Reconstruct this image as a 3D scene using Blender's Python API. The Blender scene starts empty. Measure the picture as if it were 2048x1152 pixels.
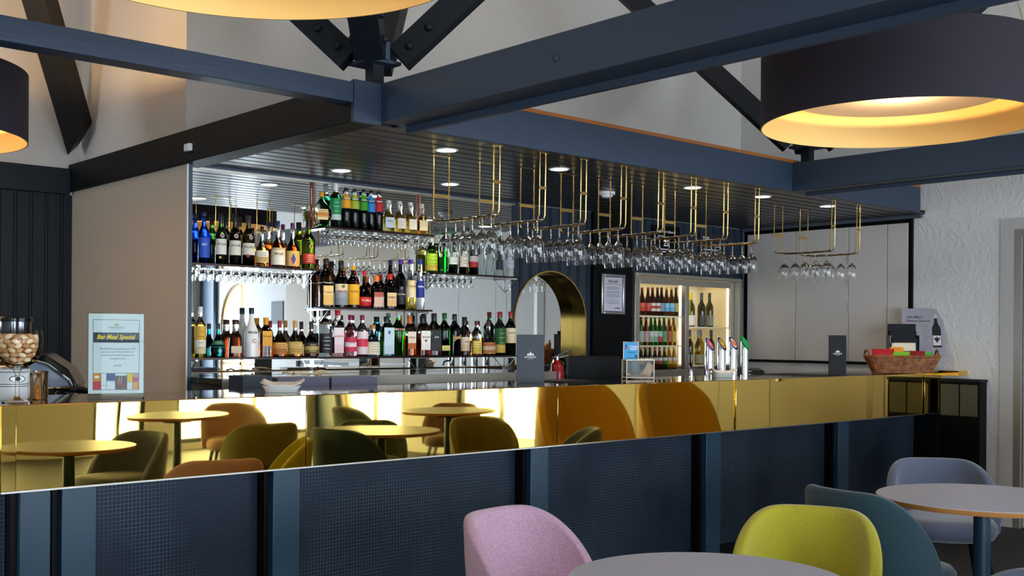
import bpy, math, random
from math import sin, cos, pi, radians as RD
random.seed(7)
S = bpy.context.scene
COL = S.collection

# ---------------------------------------------------------------- materials
def lin(h):
    if not isinstance(h, str):
        return (h[0], h[1], h[2], 1)
    c = [int(h[i:i+2], 16)/255 for i in (0, 2, 4)]
    c = [x/12.92 if x <= .04045 else ((x+.055)/1.055)**2.4 for x in c]
    return (c[0], c[1], c[2], 1)

MC = {}
def mat(name, col='808080', rough=.5, metal=0, trans=0, ior=1.45, emit=None, estr=0, spec=.5, sheen=0, coat=0):
    key = (name, col, rough, metal, trans, ior)
    if key in MC:
        return MC[key]
    m = bpy.data.materials.new(name)
    m.use_nodes = True
    b = m.node_tree.nodes['Principled BSDF']
    b.inputs['Base Color'].default_value = lin(col)
    b.inputs['Roughness'].default_value = rough
    b.inputs['Metallic'].default_value = metal
    b.inputs['Transmission Weight'].default_value = trans
    b.inputs['IOR'].default_value = ior
    b.inputs['Specular IOR Level'].default_value = spec
    b.inputs['Sheen Weight'].default_value = sheen
    b.inputs['Coat Weight'].default_value = coat
    if emit:
        b.inputs['Emission Color'].default_value = lin(emit)
        b.inputs['Emission Strength'].default_value = estr
    MC[key] = m
    return m

def nodes(m):
    return m.node_tree.nodes, m.node_tree.links, m.node_tree.nodes['Principled BSDF']

def texco(m, scale=(1, 1, 1)):
    n, l, b = nodes(m)
    t = n.new('ShaderNodeTexCoord'); mp = n.new('ShaderNodeMapping')
    mp.inputs['Scale'].default_value = scale
    l.new(t.outputs['Object'], mp.inputs['Vector'])
    return mp.outputs['Vector']

def add_noise_bump(m, scale=50, strength=.2, dist=.01, sc=(1, 1, 1), detail=4, distort=0):
    n, l, b = nodes(m)
    v = texco(m, sc)
    t = n.new('ShaderNodeTexNoise'); t.inputs['Scale'].default_value = scale
    t.inputs['Detail'].default_value = detail
    t.inputs['Distortion'].default_value = distort
    l.new(v, t.inputs['Vector'])
    bp = n.new('ShaderNodeBump'); bp.inputs['Strength'].default_value = strength
    bp.inputs['Distance'].default_value = dist
    l.new(t.outputs['Fac'], bp.inputs['Height']); l.new(bp.outputs['Normal'], b.inputs['Normal'])
    return t

def add_color_noise(m, c1, c2, scale=8, sc=(1, 1, 1), detail=5, lo=.3, hi=.7):
    n, l, b = nodes(m)
    v = texco(m, sc)
    t = n.new('ShaderNodeTexNoise'); t.inputs['Scale'].default_value = scale; t.inputs['Detail'].default_value = detail
    l.new(v, t.inputs['Vector'])
    r = n.new('ShaderNodeValToRGB')
    r.color_ramp.elements[0].position = lo; r.color_ramp.elements[0].color = lin(c1)
    r.color_ramp.elements[1].position = hi; r.color_ramp.elements[1].color = lin(c2)
    l.new(t.outputs['Fac'], r.inputs['Fac']); l.new(r.outputs['Color'], b.inputs['Base Color'])
    return r

def thin_glass(name, tint='ffffff', refl=.08, rough=.0):
    if name in MC:
        return MC[name]
    m = bpy.data.materials.new(name); m.use_nodes = True
    n = m.node_tree.nodes; l = m.node_tree.links; n.clear()
    o = n.new('ShaderNodeOutputMaterial'); mx = n.new('ShaderNodeMixShader')
    tr = n.new('ShaderNodeBsdfTransparent'); tr.inputs['Color'].default_value = lin(tint)
    g = n.new('ShaderNodeBsdfGlossy'); g.inputs['Roughness'].default_value = rough
    lw = n.new('ShaderNodeLayerWeight'); lw.inputs['Blend'].default_value = refl
    l.new(lw.outputs['Fresnel'], mx.inputs['Fac']); l.new(tr.outputs[0], mx.inputs[1]); l.new(g.outputs[0], mx.inputs[2])
    l.new(mx.outputs[0], o.inputs['Surface'])
    MC[name] = m
    return m

NAVY = mat('navy_paint', '2b394b', .42)
add_noise_bump(NAVY, 14, .25, .003, (1, 6, 6))
NAVYD = mat('dark_navy_paint', '0f161d', .5, spec=.3)
add_noise_bump(NAVYD, 20, .15, .002)
POST = mat('petrol_post_paint', '1b384a', .38)
BLACK = mat('black_paint', '07080a', .5, spec=.15)
BLACKG = mat('black_gloss', '08090a', .15)
WHITE = mat('white_plaster', 'c9c4bd', .85)
SIDE = mat('white_plaster_rough', 'dcdad8', .8)
TAUPE = mat('taupe_panel', 'b0a392', .6)
GREYP = mat('pale_grey_panel', 'cfc9c3', .5)
STEEL = mat('brushed_steel', 'b4b1ab', .28, 1)
ALU = mat('aluminium_frame', 'b7b1a6', .4, .85)
CHROME = mat('chrome', 'dfe1e3', .06, 1)
BRASSW = mat('brass_wire', 'd6b064', .22, 1)
MIRROR = mat('mirror_silver', 'e6e9e8', .0, 1)
ORANGEW = mat('raw_timber_edge', '9a5a24', .6)
PLY = mat('plywood_edge', 'b97f45', .5)
LAM = mat('pale_laminate', 'b2b7c8', .35)
WHITEP = mat('white_plastic', 'e2e2e0', .4)
PAPER = mat('white_paper', 'e6e8ea', .6)
PANE = thin_glass('window_pane')
ACRYL = thin_glass('clear_acrylic', 'eef3f2', .12)

def wall_plaster(m, scale, strength, dist):
    n, l, b = nodes(m)
    v = texco(m)
    t = n.new('ShaderNodeTexNoise'); t.inputs['Scale'].default_value = scale; t.inputs['Detail'].default_value = 3
    t.inputs['Distortion'].default_value = 2.2
    l.new(v, t.inputs['Vector'])
    t2 = n.new('ShaderNodeTexNoise'); t2.inputs['Scale'].default_value = scale*14
    l.new(v, t2.inputs['Vector'])
    ad = n.new('ShaderNodeMath'); ad.operation = 'MULTIPLY_ADD'; ad.inputs[1].default_value = .18
    l.new(t2.outputs['Fac'], ad.inputs[0]); l.new(t.outputs['Fac'], ad.inputs[2])
    bp = n.new('ShaderNodeBump'); bp.inputs['Strength'].default_value = strength; bp.inputs['Distance'].default_value = dist
    l.new(ad.outputs[0], bp.inputs['Height']); l.new(bp.outputs['Normal'], b.inputs['Normal'])
wall_plaster(WHITE, 16, .35, .008)
wall_plaster(SIDE, 10, .45, .014)

def brass_sheet():
    m = mat('polished_brass_sheet', (.88, .60, .15), .03, 1)
    n, l, b = nodes(m)
    v = texco(m, (1, 1, 1))
    t = n.new('ShaderNodeTexNoise'); t.inputs['Scale'].default_value = 2.6; t.inputs['Detail'].default_value = 0
    l.new(v, t.inputs['Vector'])
    bp = n.new('ShaderNodeBump'); bp.inputs['Strength'].default_value = .10; bp.inputs['Distance'].default_value = .014
    l.new(t.outputs['Fac'], bp.inputs['Height']); l.new(bp.outputs['Normal'], b.inputs['Normal'])
    t2 = n.new('ShaderNodeTexNoise'); t2.inputs['Scale'].default_value = 5; t2.inputs['Detail'].default_value = 8
    l.new(v, t2.inputs['Vector'])
    r = n.new('ShaderNodeMapRange'); r.inputs['From Min'].default_value = .35; r.inputs['From Max'].default_value = .75
    r.inputs['To Min'].default_value = .006; r.inputs['To Max'].default_value = .035
    l.new(t2.outputs['Fac'], r.inputs['Value']); l.new(r.outputs['Result'], b.inputs['Roughness'])
    return m
BRASS = brass_sheet()
TOP = mat('dark_bronze_bar_top', (.42, .24, .09), .05, 1)

def mosaic_mat():
    m = mat('small_mosaic_tile', '27303c', .45, spec=.2)
    n, l, b = nodes(m)
    t = n.new('ShaderNodeTexCoord'); mp = n.new('ShaderNodeMapping')
    mp.inputs['Rotation'].default_value = (RD(90), 0, 0)
    l.new(t.outputs['Object'], mp.inputs['Vector'])
    br = n.new('ShaderNodeTexBrick'); br.offset = 0
    br.inputs['Color1'].default_value = lin('15202c'); br.inputs['Color2'].default_value = lin('1a2634')
    br.inputs['Mortar'].default_value = lin('4e5864')
    br.inputs['Scale'].default_value = 1; br.inputs['Mortar Size'].default_value = .0009
    br.inputs['Brick Width'].default_value = .0158; br.inputs['Row Height'].default_value = .0158
    br.inputs['Mortar Smooth'].default_value = .3
    l.new(mp.outputs[0], br.inputs['Vector'])
    nz = n.new('ShaderNodeTexNoise'); nz.inputs['Scale'].default_value = 2.4
    l.new(t.outputs['Object'], nz.inputs['Vector'])
    mx = n.new('ShaderNodeMixRGB'); mx.inputs['Color2'].default_value = lin('182330')
    mr = n.new('ShaderNodeMapRange'); mr.inputs['From Min'].default_value = .4; mr.inputs['From Max'].default_value = .62; mr.inputs['To Max'].default_value = .8
    l.new(nz.outputs['Fac'], mr.inputs['Value']); l.new(mr.outputs[0], mx.inputs['Fac'])
    l.new(br.outputs['Color'], mx.inputs['Color1']); l.new(mx.outputs[0], b.inputs['Base Color'])
    return m
MOSAIC = mosaic_mat()

def fabric(name, c, c2=None, rough=.9, sheen=.3):
    m = mat(name, c, rough, sheen=sheen)
    add_color_noise(m, c, c2 or c, 260, (1, 1, 1), 2, .35, .65)
    add_noise_bump(m, 420, .25, .002)
    return m

# ---------------------------------------------------------------- mesh building
class MB:
    def __init__(s):
        s.v = []; s.f = []; s.m = []
    def add(s, vs, fs, mi=0):
        o = len(s.v); s.v += [tuple(p) for p in vs]
        for f in fs:
            s.f.append([i+o for i in f]); s.m.append(mi)
        return s
    def box(s, x0, x1, y0, y1, z0, z1, mi=0):
        vs = [(x, y, z) for x in (x0, x1) for y in (y0, y1) for z in (z0, z1)]
        return s.add(vs, [(0, 1, 3, 2), (4, 6, 7, 5), (0, 4, 5, 1), (2, 3, 7, 6), (0, 2, 6, 4), (1, 5, 7, 3)], mi)
    def prism(s, pts, axis, a, b, mi=0):
        """pts: closed 2D outline; axis: extrude axis; other two in order"""
        def P(p, t):
            return {'x': (t, p[0], p[1]), 'y': (p[0], t, p[1]), 'z': (p[0], p[1], t)}[axis]
        n = len(pts)
        vs = [P(p, a) for p in pts]+[P(p, b) for p in pts]
        fs = [tuple(range(n))[::-1], tuple(range(n, 2*n))]
        fs += [(i, (i+1) % n, n+(i+1) % n, n+i) for i in range(n)]
        return s.add(vs, fs, mi)
    def lathe(s, prof, n=24, c=(0, 0, 0), mi=0, mis=None, sq=2, fy=1, close0=True, close1=True, flip=False):
        vs = []; fs = []; ms = []
        def pt(r, z, k):
            a = 2*pi*k/n; ca, sa = cos(a), sin(a)
            if sq != 2:
                d = (abs(ca)**sq+abs(sa)**sq)**(1/sq); k2 = 1/d
            else:
                k2 = 1
            return (c[0]+r*ca*k2, c[1]+r*sa*k2*fy, c[2]+z)
        for (z, r) in prof:
            vs += [pt(r, z, k) for k in range(n)]
        for i in range(len(prof)-1):
            for k in range(n):
                fs.append((i*n+k, i*n+(k+1) % n, (i+1)*n+(k+1) % n, (i+1)*n+k)); ms.append(mis[i] if mis else mi)
        if close0:
            fs.append(tuple(range(n))[::-1]); ms.append(mis[0] if mis else mi)
        if close1:
            b0 = (len(prof)-1)*n
            fs.append(tuple(range(b0, b0+n))); ms.append(mis[-1] if mis else mi)
        o = len(s.v); s.v += vs
        for f, q in zip(fs, ms):
            s.f.append([i+o for i in f]); s.m.append(q)
        return s
    def cyl(s, c, r, h, n=20, mi=0):
        return s.lathe([(0, r), (h, r)], n, c, mi)
    def tube(s, pts, r, n=8, mi=0, closed=False, rs=None):
        from mathutils import Vector
        P = [Vector(p) for p in pts]; N = len(P); rings = []
        up = None
        for i in range(N):
            a = P[(i-1) % N] if (closed or i > 0) else P[i]
            b = P[(i+1) % N] if (closed or i < N-1) else P[i]
            d = (b-a)
            if d.length < 1e-9:
                d = Vector((0, 0, 1))
            d.normalize()
            if up is None:
                up = Vector((0, 0, 1)) if abs(d.z) < .9 else Vector((1, 0, 0))
            u = (up-d*up.dot(d))
            if u.length < 1e-6:
                u = d.orthogonal()
            u.normalize(); w = d.cross(u); up = u
            rr = rs[i] if rs else r
            rings.append([P[i]+u*(rr*cos(2*pi*k/n))+w*(rr*sin(2*pi*k/n)) for k in range(n)])
        vs = [q for R_ in rings for q in R_]; fs = []
        M = N if closed else N-1
        for i in range(M):
            j = (i+1) % N
            for k in range(n):
                fs.append((i*n+k, i*n+(k+1) % n, j*n+(k+1) % n, j*n+k))
        if not closed:
            fs.append(tuple(range(n))[::-1]); fs.append(tuple(range((N-1)*n, N*n)))
        return s.add(vs, fs, mi)
    def bar(s, p, q, w, h, mi=0, up=(0, 0, 1)):
        """rectangular beam from p to q, w across, h along up"""
        from mathutils import Vector
        p = Vector(p); q = Vector(q); d = (q-p).normalized(); u = Vector(up); u = (u-d*u.dot(d)).normalized(); r = d.cross(u)
        vs = []
        for e in (p, q):
            for (a, b) in ((-1, -1), (1, -1), (1, 1), (-1, 1)):
                vs.append(e+r*(a*w/2)+u*(b*h/2))
        return s.add(vs, [(0, 1, 2, 3), (7, 6, 5, 4), (0, 4, 5, 1), (1, 5, 6, 2), (2, 6, 7, 3), (3, 7, 4, 0)], mi)
    def ball(s, c, r, n=10, mi=0, sc=(1, 1, 1)):
        prof = []
        for i in range(n+1):
            a = -pi/2+pi*i/n
            prof.append((r*sin(a)*sc[2], max(r*cos(a), 1e-4)))
        o = len(s.v)
        s.lathe(prof, max(10, n+4), (0, 0, 0), mi)
        for i in range(o, len(s.v)):
            x, y, z = s.v[i]; s.v[i] = (x*sc[0]+c[0], y*sc[1]+c[1], z+c[2])
        return s
    def xf(s, f):
        s.v = [f(*p) for p in s.v]; return s
    def mesh(s, name, mats, ang=35):
        me = bpy.data.meshes.new(name)
        me.from_pydata(s.v, [], s.f)
        for m in (mats if isinstance(mats, (list, tuple)) else [mats]):
            me.materials.append(m)
        me.polygons.foreach_set('material_index', s.m)
        me.polygons.foreach_set('use_smooth', [True]*len(s.f))
        me.update()
        import bmesh
        bm = bmesh.new(); bm.from_mesh(me); bmesh.ops.recalc_face_normals(bm, faces=bm.faces[:]); bm.to_mesh(me); bm.free()
        me.set_sharp_from_angle(angle=RD(ang))
        return me
    def obj(s, name, mats, parent=None, loc=None, rz=None, bevel=0, ang=35, label=None):
        o = bpy.data.objects.new(name, s.mesh(name, mats, ang))
        COL.objects.link(o)
        if parent:
            o.parent = parent
        if loc:
            o.location = loc
        if rz is not None:
            o.rotation_euler = (0, 0, rz)
        if bevel:
            md = o.modifiers.new('bevel', 'BEVEL'); md.width = bevel; md.segments = 2; md.limit_method = 'ANGLE'
        if label:
            o['label'] = label
        return o

def thing(name, label, cat, loc=(0, 0, 0), rz=0, group=None):
    o = bpy.data.objects.new(name, None); COL.objects.link(o)
    o.empty_display_size = .05
    o.location = loc; o.rotation_euler = (0, 0, rz)
    o['label'] = label; o['category'] = cat
    if group:
        o['group'] = group
    return o
def tag(o, label, cat, group=None):
    o['label'] = label; o['category'] = cat
    if group:
        o['group'] = group
    return o
def struct(o):
    o['kind'] = 'structure'; return o
def dup(root, loc, rz=None, label=None):
    r = root.copy(); COL.objects.link(r); r.location = loc
    if rz is not None:
        r.rotation_euler = (0, 0, rz)
    if label:
        r['label'] = label
    for ch in list(root.children):
        c = ch.copy(); COL.objects.link(c); c.parent = r
        for g in list(ch.children):
            d = g.copy(); COL.objects.link(d); d.parent = c
    return r

TC = {}
def text_geo(t, shear=0, off=0, spacing=1):
    k = (t, shear, off, spacing)
    if k not in TC:
        cu = bpy.data.curves.new('t', 'FONT'); cu.body = t; cu.shear = shear; cu.offset = off; cu.space_character = spacing
        cu.resolution_u = 2
        o = bpy.data.objects.new('t', cu); COL.objects.link(o)
        dg = bpy.context.evaluated_depsgraph_get(); dg.update()
        me = bpy.data.meshes.new_from_object(o.evaluated_get(dg))
        vs = [tuple(v.co) for v in me.vertices]; fs = [tuple(p.vertices) for p in me.polygons]
        bpy.data.objects.remove(o); bpy.data.curves.remove(cu); bpy.data.meshes.remove(me)
        xs = [v[0] for v in vs]; ys = [v[1] for v in vs]
        x0, x1, y0, y1 = min(xs), max(xs), min(ys), max(ys)
        vs = [((v[0]-(x0+x1)/2), v[1]-(y0+y1)/2) for v in vs]
        TC[k] = (vs, fs, x1-x0, y1-y0)
    return TC[k]
def add_text(mb, t, cx, cz, height=None, width=None, y=0, mi=0, shear=0, off=0, maxw=None, left=None, spacing=1):
    """lettering in the XZ plane that reads from -y"""
    vs, fs, w, h = text_geo(t, shear, off, spacing)
    sx = sz = (height/h if height else width/w)
    if height and width:
        sx = width/w
    if maxw and w*sx > maxw:
        sx = maxw/w
    if left is not None:
        cx = left+w*sx/2
    mb.add([(cx+v[0]*sx, y, cz+v[1]*sz) for v in vs], fs, mi)
def arc_fn(r):
    """wrap x,z plane drawing (y = lift) around a cylinder of radius r, front at -y"""
    def f(x, y, z):
        a = x/r; q = r-y
        return (q*sin(a), -q*cos(a), z)
    return f
BOTTLES=[
(2.871, 1.748, 0.294, 0.0651, 'A', 'wine', 2, '1c3fae', '1230a0', 0.75, ('14224a', 0.08), (0.12, 0.5, ['2450b8'], 'SKY', 'dfe8ff'), 'vodka_bottle', 'cobalt blue bottle with pale blue lettering, leftmost on the upper left shelf'),
(2.975, 1.748, 0.294, 0.0627, 'A', 'wine', 2, '2c5a1e', '1c3a12', 0.6, ('15170f', 0.2), (0.2, 0.5, ['e8e2cf'], 'SKYLINE', '333333'), 'wine_bottle', 'dark green bottle with cream label beside the cobalt blue bottle'),
(3.063, 1.748, 0.298, 0.0665, 'A', 'wine', 2, '2a2418', '14100a', 0.6, ('1a1612', 0.2), (0.2, 0.48, ['e6dfca'], 'SKYLINE', '333333'), 'wine_bottle', 'near black wine bottle with cream label on the upper left shelf'),
(3.149, 1.748, 0.296, 0.0735, 'A', 'wine', 2, '4a3a1c', '241a0c', 0.6, ('3a3024', 0.2), (0.22, 0.45, ['e3dac2'], 'SKYLINE 10', '333333'), 'wine_bottle', 'olive brown bottle with cream label and red wax seal, upper left shelf'),
(3.237, 1.748, 0.238, 0.0774, 'A', 'decant', 2, 'd8d2c4', 'c07a30', 0.5, ('1b1714', 0.14), (0.1, 0.4, ['d9b36a', 'efe6cf'], '', '333333'), 'brandy_bottle', 'clear brandy bottle with black cap and cream and tan label, upper left shelf'),
(3.343, 1.748, 0.279, 0.0848, 'A', 'decant', 2, 'd8d2c4', 'a0400c', 0.55, ('1e2a5a', 0.12), (0.06, 0.42, ['efe6d2', 'e8d8b0'], 'Martell', '2a3a7a'), 'cognac_bottle', 'amber cognac bottle with navy cap and upright cream label'),
(3.441, 1.748, 0.274, 0.0889, 'A', 'decant', 2, 'd8d2c4', '9a3408', 0.55, ('5a1a4c', 0.12), (0.05, 0.38, ['e0a860', 'd8b060'], '', None), 'cognac_bottle', 'amber cognac bottle with purple cap and purple diamond label'),
(3.551, 1.748, 0.294, 0.0833, 'A', 'wine', 2, '5a6a14', '39460c', 0.6, ('1c1a18', 0.16), (0.12, 0.32, ['b83028', 'c8382c'], '', 'e8d9a0'), 'cognac_bottle', 'olive green bottle with red label and gold disc on the upper left shelf'),
(3.642, 2.012, 0.214, 0.1345, 'B', 'round', 2, 'e8e4dc', 'e9dcc0', 0.45, ('d89a2a', 0.14), (0.2, 0.5, ['e8d29a', 'e88a2c', 'e8d29a'], '', 'aa6a1a'), 'decanter_bottle', 'rounded clear flask bottle with gold cap and orange label, leftmost on the top shelf'),
(3.742, 2.012, 0.276, 0.0712, 'B', 'tall', 2, 'dfe8e4', '0f8a4a', 0.72, ('e8ecec', 0.16), (0.18, 0.66, ['c8d8d0', '0f8f50', '0f8f50', '0f8f50'], '', 'd8f0e0'), 'schnapps_bottle', 'tall clear bottle with emerald green body and clear cap on the top shelf'),
(3.819, 2.012, 0.256, 0.0616, 'B', 'tall', 2, 'dfe4e4', '2a3438', 0.5, ('16181a', 0.08), (0.5, 0.86, ['f0a818'], 'liqueur', 'ffffff'), 'liqueur_bottle', 'black capped bottle with yellow label on the top shelf'),
(3.882, 2.012, 0.256, 0.0585, 'B', 'tall', 2, 'dfe4e4', '1a1822', 0.5, ('16181a', 0.08), (0.5, 0.86, ['a8b828', 'b8c82c'], 'liqueur', 'ffffff'), 'liqueur_bottle', 'black capped bottle with lime label on the top shelf'),
(3.949, 2.012, 0.259, 0.0589, 'B', 'tall', 2, 'dfe4e4', '10141a', 0.5, ('16181a', 0.08), (0.48, 0.86, ['3a9a1c', '4ab424'], 'liqueur', 'ffffff'), 'liqueur_bottle', 'black capped bottle with grass green label on the top shelf'),
(4.006, 2.012, 0.258, 0.0557, 'B', 'tall', 2, 'dfe4e4', '203a58', 0.5, ('16181a', 0.08), (0.46, 0.86, ['1c8ad0', '2a9ae0'], 'liqueur', 'ffffff'), 'liqueur_bottle', 'black capped bottle with sky blue label on the top shelf'),
(4.064, 2.012, 0.257, 0.0595, 'B', 'tall', 2, 'dfe4e4', '1c1420', 0.5, ('16181a', 0.08), (0.5, 0.86, ['d01c24'], 'liqueur', 'ffffff'), 'liqueur_bottle', 'black capped bottle with red label on the top shelf'),
(4.143, 2.012, 0.207, 0.0811, 'B', 'cone', 3, 'e6e6e0', 'd8cf9a', 0.6, ('d8dcdc', 0.1), (0.14, 0.46, ['dfe6ee'], 'silver', '2a3a6a'), 'tequila_bottle', 'squat cone necked bottle with bluish white label on the top shelf'),
(4.23, 2.012, 0.208, 0.0782, 'B', 'cone', 3, 'e6e6e0', 'd6c26a', 0.6, ('d8dcdc', 0.1), (0.14, 0.46, ['f2dfd2'], '', 'b07a5a'), 'tequila_bottle', 'squat cone necked bottle with pale pink label on the top shelf'),
(4.318, 2.012, 0.209, 0.0789, 'B', 'cone', 3, 'e6e6e0', 'd6c26a', 0.6, ('d8dcdc', 0.1), (0.14, 0.46, ['f4e6cc'], '', 'b08a4a'), 'tequila_bottle', 'squat cone necked bottle with cream label on the top shelf'),
(4.408, 2.012, 0.207, 0.0796, 'B', 'cone', 3, 'e6e6e0', 'd2b858', 0.6, ('e0c8b8', 0.14), (0.14, 0.46, ['f0dca0'], '', 'a07a2a'), 'tequila_bottle', 'squat cone necked bottle with pale yellow label, rightmost on the top shelf'),
(3.677, 1.522, 0.3, 0.0877, 'C', 'std', 3, '3a1c0a', '2a1206', 0.7, ('2a160a', 0.12), (0.05, 0.44, ['e8b85a', 'ecc878'], 'Frangelico', 'a03018'), 'liqueur_bottle', 'dark brown bottle with cream label and rope belt, leftmost on the middle shelf'),
(3.786, 1.522, 0.293, 0.0852, 'C', 'wine', 2, '1c120c', '0f0a08', 0.7, ('1a1614', 0.16), (0.06, 0.5, ['8a9098', '9aa0a6', 'e8d8b0'], 'BAILEYS', 'b0301c'), 'liqueur_bottle', 'black bottle with oval cream badge above silver band on the middle shelf'),
(3.878, 1.522, 0.264, 0.0756, 'C', 'std', 2, '3a1206', '220a04', 0.7, ('d8a020', 0.1), (0.08, 0.56, ['e8a418', 'f0b01c', 'f0b01c'], 'Kahlua', 'a02414'), 'liqueur_bottle', 'brown bottle with yellow arched label on the middle shelf'),
(3.961, 1.522, 0.236, 0.0901, 'C', 'belly', 2, '2a0806', '1a0504', 0.7, ('c01c24', 0.14), (0.04, 0.3, ['c0181c', 'd02420'], 'Tia Maria', 'f0e0c0'), 'liqueur_bottle', 'round dark bottle with red cap and red swirl on the middle shelf'),
(4.053, 1.522, 0.209, 0.0839, 'C', 'std', 4, '4a1e08', '3a1406', 0.7, ('e07a1c', 0.18), (0.06, 0.5, ['d8b09a', 'd8b09a', 'b0503a'], '', '7a2a1a'), 'liqueur_bottle', 'square brown bottle with orange cap and pinkish label on the middle shelf'),
(4.158, 1.522, 0.226, 0.0848, 'C', 'std', 3, '2a120a', '1a0a06', 0.7, ('c02018', 0.16), (0.08, 0.46, ['e0b070', 'e8c890'], 'DRAMBUIE', '7a1a14'), 'liqueur_bottle', 'dark bottle with red collar and tan shield label on the middle shelf'),
(4.241, 1.522, 0.323, 0.0748, 'C', 'wine', 2, '0e0a12', '08060a', 0.7, ('4a2a8a', 0.1), (0.1, 0.4, ['14101a'], 'Opal Nera', 'e8d8a0'), 'sambuca_bottle', 'slim black bottle with purple cap and gold script on the middle shelf'),
(4.325, 1.522, 0.328, 0.0681, 'C', 'galli', 2, 'e6e8e8', 'd8b83a', 0.24, ('5a2a9a', 0.09), (0.24, 0.58, ['ecd9a8', 'e8cf98'], 'Galliano', '8a6a3a'), 'liqueur_bottle', 'tall tapering clear bottle with purple cap and cream label'),
(4.399, 1.522, 0.331, 0.0614, 'C', 'galli', 2, 'e6e8e8', 'dfe4e8', 0.24, ('1c3aa0', 0.1), (0.24, 0.58, ['1a2f8a', '1a2f8a'], 'Galliano', 'e8ecff'), 'liqueur_bottle', 'tall tapering clear bottle with blue cap and navy label'),
(4.493, 1.77, 0.228, 0.0802, 'D', 'std', 2, 'e6e4cc', 'd8c46a', 0.8, ('e0dccc', 0.1), (0.06, 0.55, ['c8b040', 'a8d028', 'b0d830'], '', '3a5a10'), 'cordial_bottle', 'pale yellow bottle with lime green label, leftmost on the right hand shelf'),
(4.577, 1.77, 0.256, 0.0808, 'D', 'std', 4, 'dfe8e0', '0a8a1a', 0.68, ('e4e8e4', 0.1), (0.06, 0.1, ['0a7a16'], '', 'ffffff'), 'cordial_bottle', 'square clear bottle filled with vivid green cordial'),
(4.676, 1.77, 0.29, 0.0667, 'D', 'std', 2, '1c6a3a', '0f4a26', 0.7, ('1c8a3a', 0.12), (0.22, 0.5, ['e4ead8'], '', '206040'), 'gin_bottle', 'green bottle with white oval label on the right hand shelf'),
(4.768, 1.77, 0.283, 0.0673, 'D', 'std', 2, 'c8cc8a', 'a8a01c', 0.7, ('1c2438', 0.12), (0.18, 0.56, ['ecdcc8', 'f0e4d4'], '', '333333'), 'vermouth_bottle', 'yellow green bottle with white label on the right hand shelf'),
(4.856, 1.77, 0.292, 0.0678, 'D', 'std', 2, '1c5a1c', '0c2a10', 0.7, ('b82424', 0.12), (0.18, 0.44, ['c03028', 'e8e0d8'], '', 'b01c1c'), 'vermouth_bottle', 'dark green bottle with red cap and red label on the right hand shelf'),
(4.933, 1.77, 0.318, 0.0569, 'D', 'tall', 2, 'e4eaec', 'e4eaec', 0.7, ('eef2f2', 0.14), (0.3, 0.31, ['d8dce0'], '', '888888'), 'vodka_bottle', 'clear bottle with white cap beside the red capped bottle'),
(5.01, 1.77, 0.32, 0.0611, 'D', 'tall', 2, 'e4eaec', 'e4eaec', 0.7, ('eef2f2', 0.14), (0.3, 0.31, ['d8dce0'], '', '888888'), 'vodka_bottle', 'clear bottle with white cap, third from right on the right hand shelf'),
(5.089, 1.77, 0.322, 0.0615, 'D', 'tall', 2, 'e0ecea', 'e0ecea', 0.7, ('d8ece4', 0.14), (0.3, 0.31, ['c8dcd8'], '', '888888'), 'vodka_bottle', 'clear bottle with white cap, second from right on the right hand shelf'),
(5.183, 1.77, 0.322, 0.0737, 'D', 'tall', 2, 'e4eaec', 'e4eaec', 0.7, ('eef2f2', 0.14), (0.2, 0.6, ['c4ccd2'], '', '4a5060'), 'vodka_bottle', 'clear bottle with upright lettering at right end of the right hand shelf'),
(2.853, 1.22, 0.288, 0.0619, 'E', 'std', 2, 'e4e4d0', 'd6c040', 0.66, ('e4e0d4', 0.12), (0.08, 0.62, ['d8c8a0', 'e4e0c8', 'd8a838', 'd8a838'], '', '5a4a1a'), 'tequila_bottle', 'clear bottle of pale gold tequila with yellow oval label, leftmost on the lowest shelf'),
(2.961, 1.22, 0.194, 0.0877, 'E', 'belly', 2, '0c5a58', '083a3c', 0.7, ('0c2a34', 0.16), (0.3, 0.5, ['0e6a68'], '', 'c8a840'), 'sambuca_bottle', 'wide bellied teal bottle on the lowest shelf'),
(3.07, 1.22, 0.219, 0.0823, 'E', 'trap', 3, 'd8cabc', '5a240c', 0.62, ('3a1c10', 0.13), (0.12, 0.3, ['dcc09a', 'e0caa8'], '', '3a1c10'), 'rum_bottle', 'clear trapezoid bottle of dark spirit with wide brown cap'),
(3.172, 1.22, 0.29, 0.0833, 'E', 'malibu', 2, 'e8e8e6', 'f0efec', 0.0, ('14283a', 0.13), (0.3, 0.52, ['f0efec'], 'MALIBU', '1a1a1a'), 'rum_bottle', 'opaque white bottle with dark blue cap and arched black lettering'),
(3.267, 1.22, 0.233, 0.0777, 'E', 'std', 4, 'dccfb0', 'b06010', 0.6, ('d8961c', 0.18), (0.28, 0.66, ['e8a020', 'f0ac24'], 'Eldorado', '5a3a0a'), 'rum_bottle', 'square bottle with yellow cap and slanted yellow label'),
(3.357, 1.22, 0.217, 0.0915, 'E', 'decant', 2, 'dcd2c4', '8a3008', 0.55, ('9a1c28', 0.2), (0.08, 0.4, ['b8742c', 'd8a048'], '', '6a1c10'), 'brandy_bottle', 'bell shaped amber bottle with crimson cap on the lowest shelf'),
(3.462, 1.22, 0.219, 0.0958, 'E', 'decant', 2, 'dcd8cc', 'a05818', 0.14, ('c8924a', 0.2), (0.08, 0.42, ['c8a048', 'd8b868'], '', '6a4a10'), 'brandy_bottle', 'bell shaped clear bottle with gold cap and gold label'),
(3.574, 1.22, 0.214, 0.0934, 'E', 'decant', 2, 'ccc2b4', '4a1408', 0.6, ('201c24', 0.22), (0.1, 0.4, ['6a5a24', 'b8984a', '3a2a18'], '', 'e8d8a0'), 'whisky_bottle', 'bell shaped dark amber bottle with black cap and gold label'),
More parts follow.
